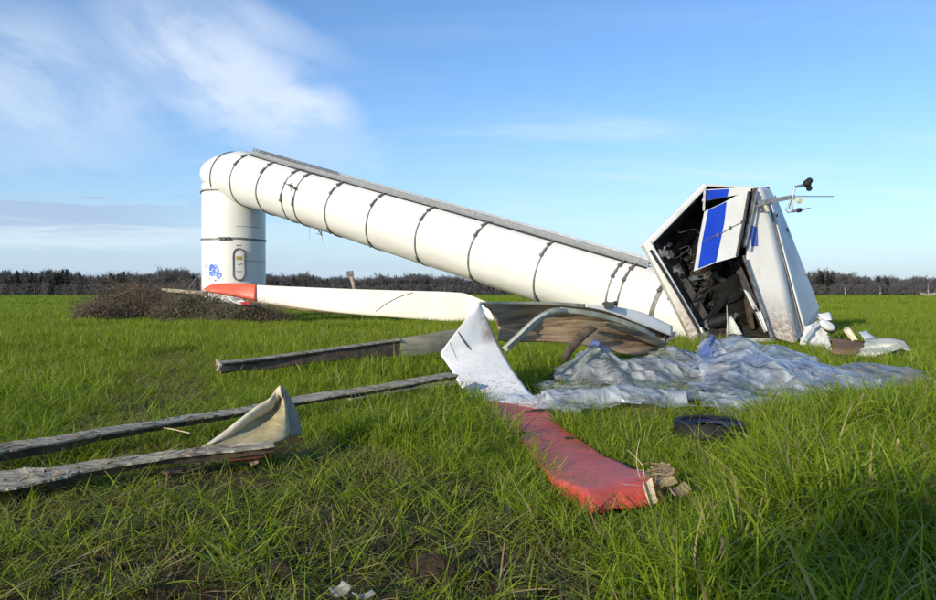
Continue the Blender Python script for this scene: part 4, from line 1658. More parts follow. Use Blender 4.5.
# outer panel bulging from the right side
s0, s1, s2, s3 = Vf[1], Vb[1], Vb[2], Vf[2]
nr = (s1 - s0).cross(s3 - s0).normalized()
if nr.x < 0:
    nr = -nr


def onside(u_, v2, h=0.0):
    return (s0 * (1 - u_) + s1 * u_) * (1 - v2) + (s3 * (1 - u_) + s2 * u_) * v2 + nr * h


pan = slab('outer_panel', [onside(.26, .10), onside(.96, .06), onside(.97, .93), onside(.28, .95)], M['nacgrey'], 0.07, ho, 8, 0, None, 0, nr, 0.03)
v_, f2 = tube([onside(.20, .09, .01), onside(.215, .5, .012), onside(.23, .97, .01)], 0.022, 6)
make('panel_joint', v_, f2, M['seam'], ho)
for (u_, v2) in [(.8, .33), (.86, .66), (.9, .88), (.35, .2)]:
    v_, f2 = obox(onside(u_, v2, .09), nr * .03, (s3 - s0).normalized() * .07, (s1 - s0).normalized() * .04)
    make('latch', v_, f2, M['seam'], pan)
# joint profile on the front edge of the right housing
ja, jb, jc = P(748, 196, 22.7), P(743.5, 256, 21.95), P(773, 341, 21.3)
for (p, q, wd) in [(P(755.5, 189, 22.85), P(743, 247, 22.1), .10), (jb, jc, .075)]:
    v_, f2 = bar(p, q, wd, .08, Vector((0, -1, 0)))
    make('edge_profile', v_, f2, M['alloy'], nac)
v_, f2 = tube([P(757, 191, 22.7), P(752, 218, 22.3), P(746, 246, 21.9)], .03, 6)
make('conduit', v_, f2, M['steel'], nac)
v_, f2 = tube([P(749, 192, 22.6), P(744, 220, 22.2), P(737, 256, 21.75)], .045, 6)
make('conduit', v_, f2, M['darksteel'], nac)
# blue patch on the corner
cq = from_cam(ho, [(749.5, 225), (757, 227.5), (757.5, 246), (746.5, 247.5)], .012)
if len(cq) == 4:
    slab('stripe_corner', cq, M['bluedim'], .012, nac, 3, 0, None, 0, Vector((0, -1, 0)))
# hanging side panel with its blue stripe
def yplane(px_, py_):
    return 22.55 + (px_ - 706) * 0.006 - (py_ - 189) * 0.0135


def px_poly(name, poly, m_, parent, dy=0.0, th=0.03, label=None):
    bm = bmesh.new()
    vs = [bm.verts.new(P(a, b, yplane(a, b) + dy) - wloc(parent)) for a, b in poly]
    f = bm.faces.new(vs)
    bmesh.ops.triangulate(bm, faces=[f])
    me_ = bpy.data.meshes.new(name)
    bm.to_mesh(me_)
    bm.free()
    me_.materials.append(m_)
    o_ = bpy.data.objects.new(name, me_)
    COL.objects.link(o_)
    o_.parent = parent
    if label:
        o_['label'] = label
    mod_solid(o_, th, 0)
    return o_


sp_ = px_poly('side_panel', [(705.5, 190), (751, 187.2), (745, 222), (738, 256.5), (716, 262.7), (694, 271.3), (699, 240), (704.5, 211.5), (722, 203.5), (738, 195), (719, 198.5), (702, 201.5)],
              M['nacclean'], nac, 0, 0.04, 'torn white side panel with a blue stripe')
px_poly('blue_stripe', [(706.2, 190.4), (729, 189), (727.5, 196.6), (719, 198.2), (706, 200.4)], M['blue'], sp_, -0.027, 0.006)
px_poly('blue_stripe', [(708.2, 210.2), (722, 203.9), (726.6, 201.6), (724.5, 222), (716, 261.8), (698, 268.6), (702, 242)], M['blue'], sp_, -0.027, 0.006)
v_, f2 = tube([P(a, b, yplane(a, b) - .04) for a, b in [(703, 241.5), (712, 237), (722, 233), (733, 226.5), (745, 221)]], .013, 5)
make('panel_crack', v_, f2, M['seam'], sp_)
for (a, b) in [(717.5, 235), (730, 228), (742, 222)]:
    v_, f2 = obox(P(a, b, yplane(a, b) - .05), (.03, 0, .01), (0, .02, 0), (0, 0, .05))
    make('clip', v_, f2, M['alloy'], sp_)
v_, f2 = bar(P(704.8, 188, 22.4), P(703.8, 211, 22.2), .06, .06)
make('hinge_post', v_, f2, M['steel'], nac)
# folded dark gap behind the tear
slab('torn_flap', [P(701, 200, 22.5), P(737, 195.5, 22.7), P(727, 201, 23.3), P(704, 212, 23.1)], M['iron'], .02, nac, 4, .05, None, 3)

# machinery inside
rg = np.random.default_rng(5)


def cyl(c_, axis, r, L_, m_, name, parent, seg=24, lab=None, rings_=()):
    axis = Vector(axis).normalized()
    c_ = Vector(c_)
    pr = [(-.5, r * .86), (-.47, r), (-.2, r), (-.18, r * 1.08), (-.1, r * 1.08), (-.08, r * .95), (.2, r * .95), (.22, r * 1.05), (.3, r * 1.05), (.32, r), (.46, r), (.5, r * .8)]
    v_, f2 = tube([c_ + axis * L_ * a for a, _ in pr], [b for _, b in pr], seg)
    return make(name, v_, f2, m_, parent, False, lab)


gb = cyl(P(728, 300, 22.9), (0.5, .25, -1), 0.62, 1.5, M['iron'], 'gearbox', nac)
cyl(P(700, 262, 23.3), (-.35, .3, -1), 0.42, 1.5, M['iron'], 'generator', nac)
cyl(P(716, 322, 22.1), (1, -.1, .3), 0.20, 0.8, M['iron'], 'brake_disc', nac)
for (a, b, ya, c_, d, yb, wd, m_) in [(667, 250, 22.6, 712, 330, 22.2, .16, 'iron'), (680, 300, 22.3, 724, 240, 23.3, .14, 'ironbrown'), (690, 318, 22.1, 718, 262, 22.8, .16, 'ironbrown'),
                                     (700, 330, 21.9, 735, 285, 22.4, .12, 'iron'), (736, 262, 22.5, 768, 335, 21.9, .14, 'iron'), (712, 275, 22.4, 760, 300, 22.3, .10, 'iron'),
                                     (664, 262, 22.8, 699, 226, 23.8, .16, 'ironbrown'), (674, 282, 22.4, 706, 276, 22.6, .09, 'alloy'), (742, 270, 22.6, 752, 330, 22.0, .12, 'ironbrown')]:
    v_, f2 = bar(P(a, b, ya), P(c_, d, yb), wd, wd * 1.6)
    mod_bevel(make('frame_beam', v_, f2, M[m_], nac), .02, 2)
for i in range(44):
    a, b = 664 + rg.random() * 98, 245 + rg.random() * 88
    if b > 262 + (a - 655) * 1.5:
        b = 262 + (a - 655) * 0.9
    yv_ = 22.15 + rg.random() * 1.2
    c_ = P(a, b, yv_)
    s = .04 + .09 * rg.random()
    ang = rg.random(3) * 6.28
    mx = Matrix.Rotation(ang[0], 3, 'X') @ Matrix.Rotation(ang[1], 3, 'Y')
    v_, f2 = obox(c_, mx @ Vector((s, 0, 0)), mx @ Vector((0, s * .6, 0)), mx @ Vector((0, 0, s * (.4 + rg.random()))))
    o_ = make('machine_block', v_, f2, M[['iron', 'iron', 'ironbrown', 'alloy'][int(rg.integers(0, 4))]], nac)
    mod_bevel(o_, s * .15, 2)
for i in range(26):
    a, b = 668 + rg.random() * 88, 225 + rg.random() * 95
    p0 = P(a, b, 22.2 + rg.random())
    pts = [p0]
    for k in range(4):
        pts.append(pts[-1] + Vector((rg.normal() * .28, rg.normal() * .1, -.14 + rg.normal() * .26)))
    if any(proj(p)[0] < 652 + (proj(p)[1] - 250) * .62 or proj(p)[0] > 764 or proj(p)[1] > 334 for p in pts):
        continue
    v_, f2 = tube(catmull([tuple(p) for p in pts], 16).tolist(), .012 + .022 * rg.random(), 6)
    make('hose', v_, f2, M['rubber'] if i % 4 else M['alloy'], nac, True)
# small gleaming fittings at the left wall and pipes
for (a, b, s) in [(663, 254, .13), (672, 297, .12), (676, 270, .08), (704, 326, .10), (660, 262, .08), (689, 309, .07)]:
    c_ = P(a, b, 21.95)
    v_, f2 = join([obox(c_, (s, 0, .03), (0, s * .6, 0), (0, 0, s * .6)), tube([c_ + Vector((-s, 0, s)), c_ + Vector((s * 1.4, -.05, -s))], s * .3, 8), tube([c_, c_ + Vector((.04, -.1, s * 1.7))], s * .35, 8)])
    make('fitting', v_, f2, M['alloy'], nac)
# torn white laminate pieces inside, lower right
for q, m_ in [([P(744, 290, 22.0), P(750, 297, 21.9), P(758, 311, 21.8), P(753, 309, 21.9)], 'nacgrey'), ([P(756, 312, 21.8), P(763, 308, 21.9), P(770, 330, 21.6), P(765, 331, 21.6)], 'nacclean'),
              ([P(727, 305, 21.9), P(733, 318, 21.8), P(742, 334, 21.5), P(727, 337, 21.5)], 'skinpale'), ([P(750, 306, 21.9), P(755, 300, 21.9), P(757, 308, 21.8), P(753, 313, 21.8)], 'liner')]:
    _, v_, f2 = scrap('torn_laminate', '', '', q, None, curve=.12, seed=3)
    o_ = make('torn_laminate', v_, f2, M[m_], nac, True)
    mod_solid(o_, .02, 0)
v_, f2 = join([tube([P(699, 338, 21.2), P(704, 335, 21.1), P(712, 337, 21.2)], .09, 10), obox(P(703, 336, 21.1), (.13, 0, .02), (0, .1, 0), (0, 0, .1)), tube([P(703, 333, 21.1), P(701, 328, 21.15)], .06, 8)])
make('shaft_coupling', v_, f2, M['alloy'], nac)

# wind sensor arm
arm = make('sensor_arm', *join([bar(P(757, 203.5, 22.6), P(764, 201.6, 22.6), .16, .12), bar(P(763, 202.6, 22.6), P(795, 196.6, 22.6), .05, .13),
                                tube([P(754, 207, 22.5), P(765, 204.8, 22.5), P(772, 203, 22.6)], .045, 6),
                                tube([P(794.5, 187, 22.6), P(792.6, 198, 22.6), P(792, 212, 22.6)], .03, 6),
                                tube([P(792.8, 196.5, 22.6), P(833.5, 196.5, 22.6)], .016, 6),
                                tube([P(790.5, 201, 22.6), P(785.5, 210, 22.6), P(788, 212.5, 22.6), P(792.5, 212, 22.6)], .018, 6),
                                tube([P(791.5, 200, 22.7), P(788, 212, 22.7)], .015, 6)]), M['steel'], nac)
v_, f2 = tube([P(794.5, 187.3, 22.6), P(800, 186, 22.6), P(806, 184.3, 22.6)], [.035, .04, .03], 8)
make('anemometer_stem', v_, f2, M['steel'], arm)


def cup(c_, d, r):
    d = Vector(d).normalized()
    pts = [Vector(c_) - d * r * .8 + d * r * 1.5 * f for f in (0, .1, .35, .7, 1)]
    return tube(pts, [r * .25, r * .6, r * .9, r, r * .95], 12)


v_, f2 = join([cup(P(806.5, 184, 22.5), (.8, -.2, .6), .12), cup(P(809.8, 180.6, 22.6), (-.7, .1, -.7), .10), cup(P(808.8, 188.6, 22.5), (.1, -1, .1), .085), tube([P(806, 184, 22.55), P(809, 188, 22.55)], .015, 5)])
make('anemometer_cups', v_, f2, M['black'], arm)
v_, f2 = join([cup(P(799, 201, 22.55), (.3, -1, .2), .085), tube([P(793, 199, 22.6), P(799, 201, 22.6)], .02, 5)])
make('beacon_lamp', v_, f2, M['cream'], arm)
v_, f2 = join([tube([P(792, 211.5, 22.6), P(797, 210.6, 22.6)], .04, 8)])
make('vane_stem', v_, f2, M['steel'], arm)
v_, f2 = join([tube([P(796.5, 210.8, 22.6), P(798, 210.4, 22.6), P(801, 210, 22.6), P(802, 209.8, 22.6)], [.05, .075, .065, .02], 10), tube([P(801, 209.8, 22.6), P(806, 208.9, 22.6), P(811.5, 207.8, 22.6)], [.03, .02, .005], 6)])
make('wind_vane', v_, f2, M['black'], arm)
v_, f2 = bar(P(764.5, 205.5, 22.5), P(767.5, 211.5, 22.5), .08, .08)
make('bracket', v_, f2, M['cream'], arm)

# crushed hub cover pieces right of the nacelle
GRP = 'scraps of the wreck'
def crumple(name, label, cat, rows, m_, n1=16, n2=12, bulge=.1, noise=.2, th=.02, group=GRP, seed=1, part='torn_skin', nscale=3):
    t_ = thing(name, label, cat, P(*rows[len(rows) // 2][:3]), group)
    o_ = strip_px(rows, part, m_, t_, n1, n2, bulge, True, None, th, noise, seed, nscale=nscale)
    return t_


crumple('crumpled_cover', 'torn white cover sheet slumped against the lower right side of the nacelle', 'debris',
        [(806, 327, 21.8, 822, 316, 22.3), (801, 338, 21.5, 826, 322, 21.9), (800, 346, 21.2, 829, 336, 21.5), (803, 351, 21.0, 829, 345, 21.2), (812, 355, 20.8, 826, 352, 20.9)], M['nacclean'], bulge=.1, noise=.5, nscale=5)
t = thing('round_cap', 'white oval cap tilted up beside the bottom corner of the nacelle', 'cap', P(828, 325, 21.4), GRP)
def disc(c_, u_, v2, r1, r2, th):
    c_ = Vector(c_); u_ = Vector(u_).normalized(); v2 = (Vector(v2) - u_ * Vector(v2).dot(u_)).normalized(); n_ = u_.cross(v2)
    if n_.y > 0:
        n_ = -n_
    V_ = []
    for (k, h) in ((.0, .05), (.5, .045), (.85, .03), (1.0, 0), (1.0, -th)):
        for a in np.linspace(0, 2 * math.pi, 28, endpoint=False):
            V_.append(c_ + u_ * r1 * max(k, .02) * math.cos(a) + v2 * r2 * max(k, .02) * math.sin(a) + n_ * h)
    return V_, grid_faces(5, 28, True) + [tuple(reversed(range(28))), tuple(4 * 28 + k for k in range(28))]
make('cap_disc', *disc(P(828, 325, 21.4), (1, .1, -.45), (.3, .6, .7), .24, .15, .06), M['nacclean'], t, True)
make('cap_rim', *disc(P(828.5, 326.5, 21.45), (1, .1, -.45), (.3, .6, .7), .26, .16, .05), M['darksteel'], t, True)
t = thing('round_cap', 'white oval cap lying lower, at the edge of the brown blade stub', 'cap', P(830, 352, 20.6), GRP)
make('cap_disc', *disc(P(829.5, 352, 20.6), (.8, .1, -.6), (.5, .3, .8), .24, .15, .06), M['nacclean'], t, True)
crumple('crumpled_cover', 'small folded cream and white plate on top of the crushed cover heap', 'debris',
        [(818, 314, 22.4, 829, 312, 22.5), (820, 317, 22.2, 831, 315, 22.2), (825, 320, 22.0, 832, 320, 22.0)], M['blade'], 8, 6, .05, .1, seed=4)
scrap_thing('metal_strut', 'bent grey strut leaning from the nacelle corner to the ground', 'debris',
            [P(803, 340, 21.0), P(818, 320, 21.6), P(821, 321, 21.6), P(806, 343, 21.0)], M['nacgrey'], .05, 0.02, GRP, 5)
# brown laminate stub and the pieces to its right
crumple('blade_stub', 'curved dark brown laminate piece lying between the caps and the pale torn skin', 'debris',
        [(828, 337, 20.8, 830, 352, 20.0), (842, 339, 20.6, 845, 357, 19.6), (858, 341, 20.4, 858, 358, 19.4), (868, 343, 20.2, 866, 357, 19.4)], M['woodin'], bulge=.25, noise=.12)
crumple('torn_blade_skin', 'pale greenish torn skin piece arched on the grass right of the brown stub', 'debris',
        [(862, 340, 20.2, 856, 359, 19.0), (874, 338.5, 20.2, 874, 358, 19.0), (888, 338, 20, 890, 352, 19.2), (900, 341, 19.9, 903, 349, 19.3), (909, 347, 19.6, 911, 354, 19.3), (915, 354, 19.3, 913, 360, 19.1)],
        M['skinpale'], 24, 14, .15, .5, .03, seed=7, nscale=4)
crumple('curled_strip', 'cream curled strip sticking up left of the pale torn skin', 'debris',
        [(843.5, 329.5, 20.6, 849, 327, 20.7), (846, 334, 20.5, 851.5, 330.5, 20.5), (853, 341, 20.3, 858, 340, 20.3)], M['creamlam0'], 12, 5, -.1, .08, .03, seed=2)
crumple('curled_strip', 'grey curled strip lying just behind the pale torn skin', 'debris',
        [(858, 332, 20.8, 865, 330.5, 20.9), (862, 336, 20.4, 870, 334, 20.5), (866, 341, 20.2, 880, 340, 20.3)], M['nacgrey'], 12, 6, .1, .1, .02, seed=5)
# rubble far right
rh = thing('rubble_heap', 'low pale heap of rubble far off on the field at the right edge', 'rubble', P(931, 296.5, 240))
V_, F_ = [], []
for i in range(40):
    me_ = clod_mesh('x', .35 + .5 * rg.random(), M['soil'], i, 1)
    b = len(V_)
    o0 = P(927 + rg.random() * 11, 297, 240) + Vector((0, rg.normal() * 1.5, -.4 + rg.random() * .8))
    o0.z = max(.1, .2 + rg.random() * .9)
    V_ += [v.co + o0 for v in me_.vertices]
    F_ += [tuple(k + b for k in p.vertices) for p in me_.polygons]
    bpy.data.meshes.remove(me_)
make('stones', V_, F_, mat('rubble', (0.36, 0.30, 0.24), (0.22, 0.17, 0.13), .9, 1), rh)

# ------------------------------------------------------------------ the snapped blade in the foreground
def scratched_white():
    m_ = bpy.data.materials.new('scratched_blade_skin')
    m_.use_nodes = True
    t = NT(m_.node_tree)
    g = t.n.new('ShaderNodeNewGeometry').outputs['Position']
    s = t.n.new('ShaderNodeSeparateXYZ')
    t.l.new(g, s.inputs[0])
    base = t.mix(t.ramp(t.noise(g, 2.0, 5, 0.6), 0.3, 0.7), (0.80, 0.79, 0.76), (0.72, 0.71, 0.68))
    # mud scuffs running along the panel, only on its lower half
    a = t.noise(t.mapping(g, (7, 22, 10), (0, 0, R_(25))), 1.6, 7, 0.7, 0.6)
    low = t.ramp(s.outputs[2], 0.02, 0.75, 1.0, 0.0)
    f = t.math('MULTIPLY', t.ramp(a, 0.53, 0.62), t.math('MULTIPLY', low, 0.9))
    cc = t.mix(f, base, (0.16, 0.13, 0.10))
    # brown stain near the broken edge, upper right
    n = t.noise(g, 3.2, 6, 0.65)
    sx = t.ramp(t.math('ADD', s.outputs[0], t.math('MULTIPLY', t.math('SUBTRACT', n, 0.5), 0.55)), 0.18, 0.36)
    hz = t.ramp(s.outputs[2], 0.62, 0.9)
    cc = t.mix(t.math('MULTIPLY', t.math('MULTIPLY', sx, hz), 0.8), cc, (0.36, 0.22, 0.12))
    b = t.n.new('ShaderNodeBsdfPrincipled')
    t.put(b, 'Base Color', cc)
    b.inputs['Roughness'].default_value = 0.38
    bu = t.add('ShaderNodeBump', Strength=0.25, Distance=0.01, Height=a)
    t.put(b, 'Normal', bu.outputs[0])
    o = t.n.new('ShaderNodeOutputMaterial')
    t.l.new(b.outputs[0], o.inputs[0])
    return m_


def worn_red():
    m_ = bpy.data.materials.new('worn_red_gelcoat')
    m_.use_nodes = True
    t = NT(m_.node_tree)
    g = t.n.new('ShaderNodeNewGeometry').outputs['Position']
    base = t.mix(t.ramp(t.noise(g, 2.6, 6, 0.65), 0.3, 0.7), (0.70, 0.10, 0.06), (0.52, 0.075, 0.055))
    a = t.noise(t.mapping(g, (2, 12, 8), (0, 0, R_(-50))), 1.6, 8, 0.75, 1.6)
    cc = t.mix(t.math('MULTIPLY', t.ramp(a, 0.58, 0.64), 0.6), base, (0.66, 0.36, 0.32))
    cc = t.mix(t.math('MULTIPLY', t.ramp(t.noise(g, 7, 7, 0.7), 0.54, 0.68), 0.65), cc, (0.15, 0.06, 0.04))
    b = t.n.new('ShaderNodeBsdfPrincipled')
    t.put(b, 'Base Color', cc)
    b.inputs['Roughness'].default_value = 0.42
    bu = t.add('ShaderNodeBump', Strength=0.5, Distance=0.02, Height=t.noise(g, 9, 7, 0.7))
    t.put(b, 'Normal', bu.outputs[0])
    o = t.n.new('ShaderNodeOutputMaterial')
    t.l.new(b.outputs[0], o.inputs[0])
    return m_


M['scr'] = scratched_white()
M['wred'] = worn_red()
sb = thing('snapped_blade', 'snapped rotor blade with bent white panel, red tip end and brown open shell behind', 'rotor blade', G(530, 400, 0))
rows = [(478.5, 303.0, 12.75, 479.5, 303.0, 12.75), (458.5, 328.5, 12.5, 488, 322, 12.85), (440, 353.5, 12.25, 496.5, 342, 12.9), (450, 368, 12.0, 503, 355, 12.4), (458.5, 383, 11.5, 512, 370, 11.9), (467.5, 397, 11.15, 527, 390, 11.3), (479.5, 400.5, 10.85, 541, 404, 10.75)]
wp = strip_px(rows, 'white_panel', M['scr'], sb, 54, 24, 0.03, True, 'bent white blade skin rising to a point', 0.03, 0.05, 3, nscale=2.5, straight=True)
# dark slit in the white panel
v_, f2 = tube(from_cam(wp, dense([(456.5, 328.5), (459, 333), (464, 341), (471, 350)], 16), 0.0), [.004 + .012 * math.sin(k / 15 * 3.1) for k in range(16)], 6)
make('crack', v_, f2, M['darksteel'], sb)
v_, f2 = tube(from_cam(wp, dense([(449.5, 342), (453, 350), (456.5, 358)], 10), 0.0), .005, 5)
make('crack', v_, f2, M['seam'], sb)
rows = [(479, 399.5, 10.9, 541, 404, 10.8), (491, 412, 10.0, 549, 411, 10.2), (504, 427, 9.05, 556, 420, 9.5), (524, 440, 8.2, 576, 435, 8.6), (538, 458, 7.15, 604, 453, 7.35), (556, 476, 6.25, 629, 464.5, 6.6), (588, 487, 5.62, 651, 472, 6.0)]
R2 = linear(rows, 60)
V_ = []
NC = 26
for i, r in enumerate(R2):
    a_, b_ = P(*r[:3]), P(*r[3:6])
    for j in range(NC):
        f = j / (NC - 1)
        # profile: short skirt down at both edges, gently domed top
        if f < .24:
            k = f / .24
            p = a_ + Vector((0, 0, -(.05 + .14 * sm(i, 38, 58)) * (1 - k) ** 2)) + (a_ - b_) * .05 * math.sin(k * math.pi)
        elif f > .88:
            k = (1 - f) / .12
            p = b_ + Vector((0, 0, -.17 * (1 - k) ** 1.5))
        else:
            k = (f - .24) / .64
            p = a_.lerp(b_, k) + Vector((0, 0, .005 * math.sin(k * math.pi)))
        kk = fbm(p.x * 2.3, p.y * 2.3, 9, 3) - .5
        p = p + Vector((0, 0, .03 * float(kk) - .015))
        V_.append(p)
# rolled-down front end
a_, b_ = P(*R2[-1][:3]), P(*R2[-1][3:6])
for k in range(1, 9):
    an = k / 8 * 1.45
    for j in range(NC):
        base = V_[59 * NC + j]
        z0 = base.z
        q = base + Vector((.02 * math.sin(an), -.34 * math.sin(an) * (.5 + .5 * j / NC), 0))
        lowz = -0.02
        q.z = z0 - (z0 - lowz) * (1 - math.cos(an)) * 0.95
        q.x += .035 * (float(fbm(j * .35, k * .5, 4, 2)) - .5) * k / 3
        q.z += .05 * (float(fbm(j * .35 + 9, k * .6, 6, 2)) - .5) * (k / 8)
        V_.append(q)
ro = make('red_tip', V_, grid_faces(68, NC), M['wred'], sb, True, 'worn red painted tip end of the blade')
mod_solid(ro, .02, 1)
# clear film of gelcoat crumpled where white meets red
M['film'] = None


def film_material(name, col, alpha=0.6, rough=0.18, tint2=None, sc_=1.0):
    m_ = bpy.data.materials.new(name)
    m_.use_nodes = True
    t = NT(m_.node_tree)
    g = t.n.new('ShaderNodeNewGeometry').outputs['Position']
    n = t.noise(t.mapping(g, (1, 1, 1)), 1.4 * sc_, 6, 0.65, 0.5)
    cc = t.mix(t.ramp(n, 0.42, 0.56), col, tint2 or tuple(v * 0.75 for v in col))
    dn = t.n.new('ShaderNodeTexNoise')
    t.put(dn, 'Vector', g)
    dn.inputs['Scale'].default_value = 2.2
    dn.inputs['Detail'].default_value = 3
    ad = t.n.new('ShaderNodeVectorMath')
    ad.operation = 'MULTIPLY_ADD'
    t.put(ad, 0, dn.outputs['Color'])
    ad.inputs[1].default_value = (0.7, 0.7, 0.7)
    t.put(ad, 2, g)
    gd = ad.outputs[0]

    def facets(scale, sx, rot):
        v = t.n.new('ShaderNodeTexVoronoi')
        v.feature = 'F1'
        t.put(v, 'Vector', t.mapping(gd, (sx, 1, 1), (0, 0, rot)))
        v.inputs['Scale'].default_value = scale
        v.inputs['Randomness'].default_value = 1
        return v.outputs['Distance']
    fa, fb, fc = facets(0.9, 3.0, .5), facets(2.3, 2.6, -.7), facets(6.5, 1.6, .2)
    hh = t.math('ADD', t.math('MULTIPLY', fa, 1.0), t.math('ADD', t.math('MULTIPLY', fb, 0.28), t.math('MULTIPLY', fc, 0.045)))
    rid = fb
    bu = t.add('ShaderNodeBump', Strength=1.0, Distance=0.13, Height=hh)
    b = t.n.new('ShaderNodeBsdfPrincipled')
    t.put(b, 'Base Color', cc)
    b.inputs['Roughness'].default_value = rough
    b.inputs['Specular IOR Level'].default_value = 0.8
    t.put(b, 'Normal', bu.outputs[0])
    b.inputs['Coat Weight'].default_value = 1.0
    b.inputs['Coat Roughness'].default_value = 0.08
    tl = t.n.new('ShaderNodeBsdfTranslucent')
    t.put(tl, 'Color', cc)
    t.put(tl, 'Normal', bu.outputs[0])
    m1 = t.n.new('ShaderNodeMixShader')
    m1.inputs[0].default_value = 0.42
    t.l.new(b.outputs[0], m1.inputs[1])
    t.l.new(tl.outputs[0], m1.inputs[2])
    tr = t.n.new('ShaderNodeBsdfTransparent')
    tr.inputs[0].default_value = (0.86, 0.9, 0.93, 1)
    m2 = t.n.new('ShaderNodeMixShader')
    av = t.ramp(n, 0.3, 0.7, max(alpha - 0.12, 0), min(alpha + 0.12, 1))
    # creases scatter more than flat film
    av = t.math('ADD', av, t.ramp(rid, 0.4, 0.75, -0.05, 0.25), clamp=True)
    t.put(m2, 0, av)
    t.l.new(tr.outputs[0], m2.inputs[1])
    t.l.new(m1.outputs[0], m2.inputs[2])
    o = t.n.new('ShaderNodeOutputMaterial')
    t.l.new(m2.outputs[0], o.inputs[0])
    return m_


M['film'] = film_material('silvery_film', (0.92, 0.94, 0.94), 0.50, 0.11, (0.80, 0.85, 0.87))
M['filmblue'] = film_material('pale_blue_film', (0.62, 0.73, 0.97), 0.46, 0.10, (0.90, 0.94, 0.96))
M['filmgrey'] = film_material('dull_grey_film', (0.48, 0.47, 0.41), 0.74, 0.28, (0.40, 0.40, 0.33))
M['filmdeep'] = film_material('folded_blue_film', (0.16, 0.27, 0.66), 0.75, 0.25, (0.20, 0.28, 0.55))


def ridged(x_, y_, seed, oct=4):
    s = 0
    a = 1
    for o_ in range(oct):
        n_ = 1 - abs(2 * float(vn(x_ * 2 ** o_ + 7 * o_, y_ * 2 ** o_ + 3 * o_, seed + o_)) - 1)
        s += a * n_ ** 3
        a *= 0.5
    return s / 1.9


def film(name, label, cat, poly, m_, bumps, seed, crease=.13, step=.036, base=.06, parent=None, part=False, group='plastic sheets over the wreckage', dirs=(1.0, 1.0)):
    """thrown-down plastic sheet: a height field over the ground, outline given by the pixels its edge covers"""
    gp_ = [G(a, b, .08) for a, b in poly]
    xs_ = [p.x for p in gp_]
    ys_ = [p.y for p in gp_]
    X_ = np.arange(min(xs_) - .2, max(xs_) + .2, step)
    Y_ = np.arange(min(ys_) - .2, max(ys_) + .2, step * 1.3)
    XX_, YY_ = np.meshgrid(X_, Y_)
    jx = XX_ + (fbm(XX_ * 1.6, YY_ * 1.6, seed, 4) - .5) * .7
    jy = YY_ + (fbm(XX_ * 1.6, YY_ * 1.6, seed + 9, 4) - .5) * .9
    ins = inpoly(jx, jy, [(p.x, p.y) for p in gp_])
    Z_ = base + gz(XX_, YY_) * .5
    for (bx, by, hh, rx, ry, sh) in bumps:       # peak given in photo pixels at height hh
        c_ = G(bx, by, hh)
        d = np.hypot((XX_ - c_.x) / rx, (YY_ - c_.y) / ry)
        ang = np.arctan2((YY_ - c_.y) / ry, (XX_ - c_.x) / rx)
        fold = 1 + .22 * np.sin(ang * 7 + 3 * vn(XX_ * 1.2, YY_ * 1.2, seed)) * np.clip(d, 0, 1) * np.clip(d * 2, 0, 1)
        Z_ = np.maximum(Z_, (hh + .02) * np.clip(1 - (d * fold) ** sh, 0, 1) + base * .5)
    ca = math.cos(.5 + seed)
    sa = math.sin(.5 + seed)
    u1 = XX_ * ca + YY_ * sa
    v1 = -XX_ * sa + YY_ * ca

    def rid(u_, v2, sd):
        tot = 0
        a = 1
        for o_ in range(4):
            n_ = 1 - np.abs(2 * vn(u_ * 2 ** o_ + 7 * o_, v2 * 2 ** o_ * 1.0 + 3 * o_, sd + o_) - 1)
            tot = tot + a * n_ ** 3
            a *= .42
        return tot / 1.7
    wob = fbm(XX_ * .9, YY_ * .9, seed + 3, 3) * 1.6
    Z_ = Z_ + crease * (rid(u1 * .6 + wob, v1 * 1.6 + wob, seed) - .35) + crease * .6 * (rid(v1 * .7 - wob, u1 * 1.9, seed + 5) - .3)
    idm = -np.ones(XX_.shape, int)
    V_ = []
    F_ = []
    nyy, nxx = XX_.shape
    for i in range(nyy - 1):
        for j in range(nxx - 1):
            if ins[i, j] and ins[i + 1, j] and ins[i, j + 1] and ins[i + 1, j + 1]:
                q = []
                for (a, b) in ((i, j), (i, j + 1), (i + 1, j + 1), (i + 1, j)):
                    if idm[a, b] < 0:
                        idm[a, b] = len(V_)
                        V_.append((XX_[a, b], YY_[a, b], max(float(Z_[a, b]), float(gz(XX_[a, b], YY_[a, b])) + .02)))
                    q.append(idm[a, b])
                F_.append(q)
    t_ = parent or thing(name, label, cat, G(sum(p[0] for p in poly) / len(poly), sum(p[1] for p in poly) / len(poly), 0), group)
    return make('film' if not part else name, V_, F_, m_, t_, True)


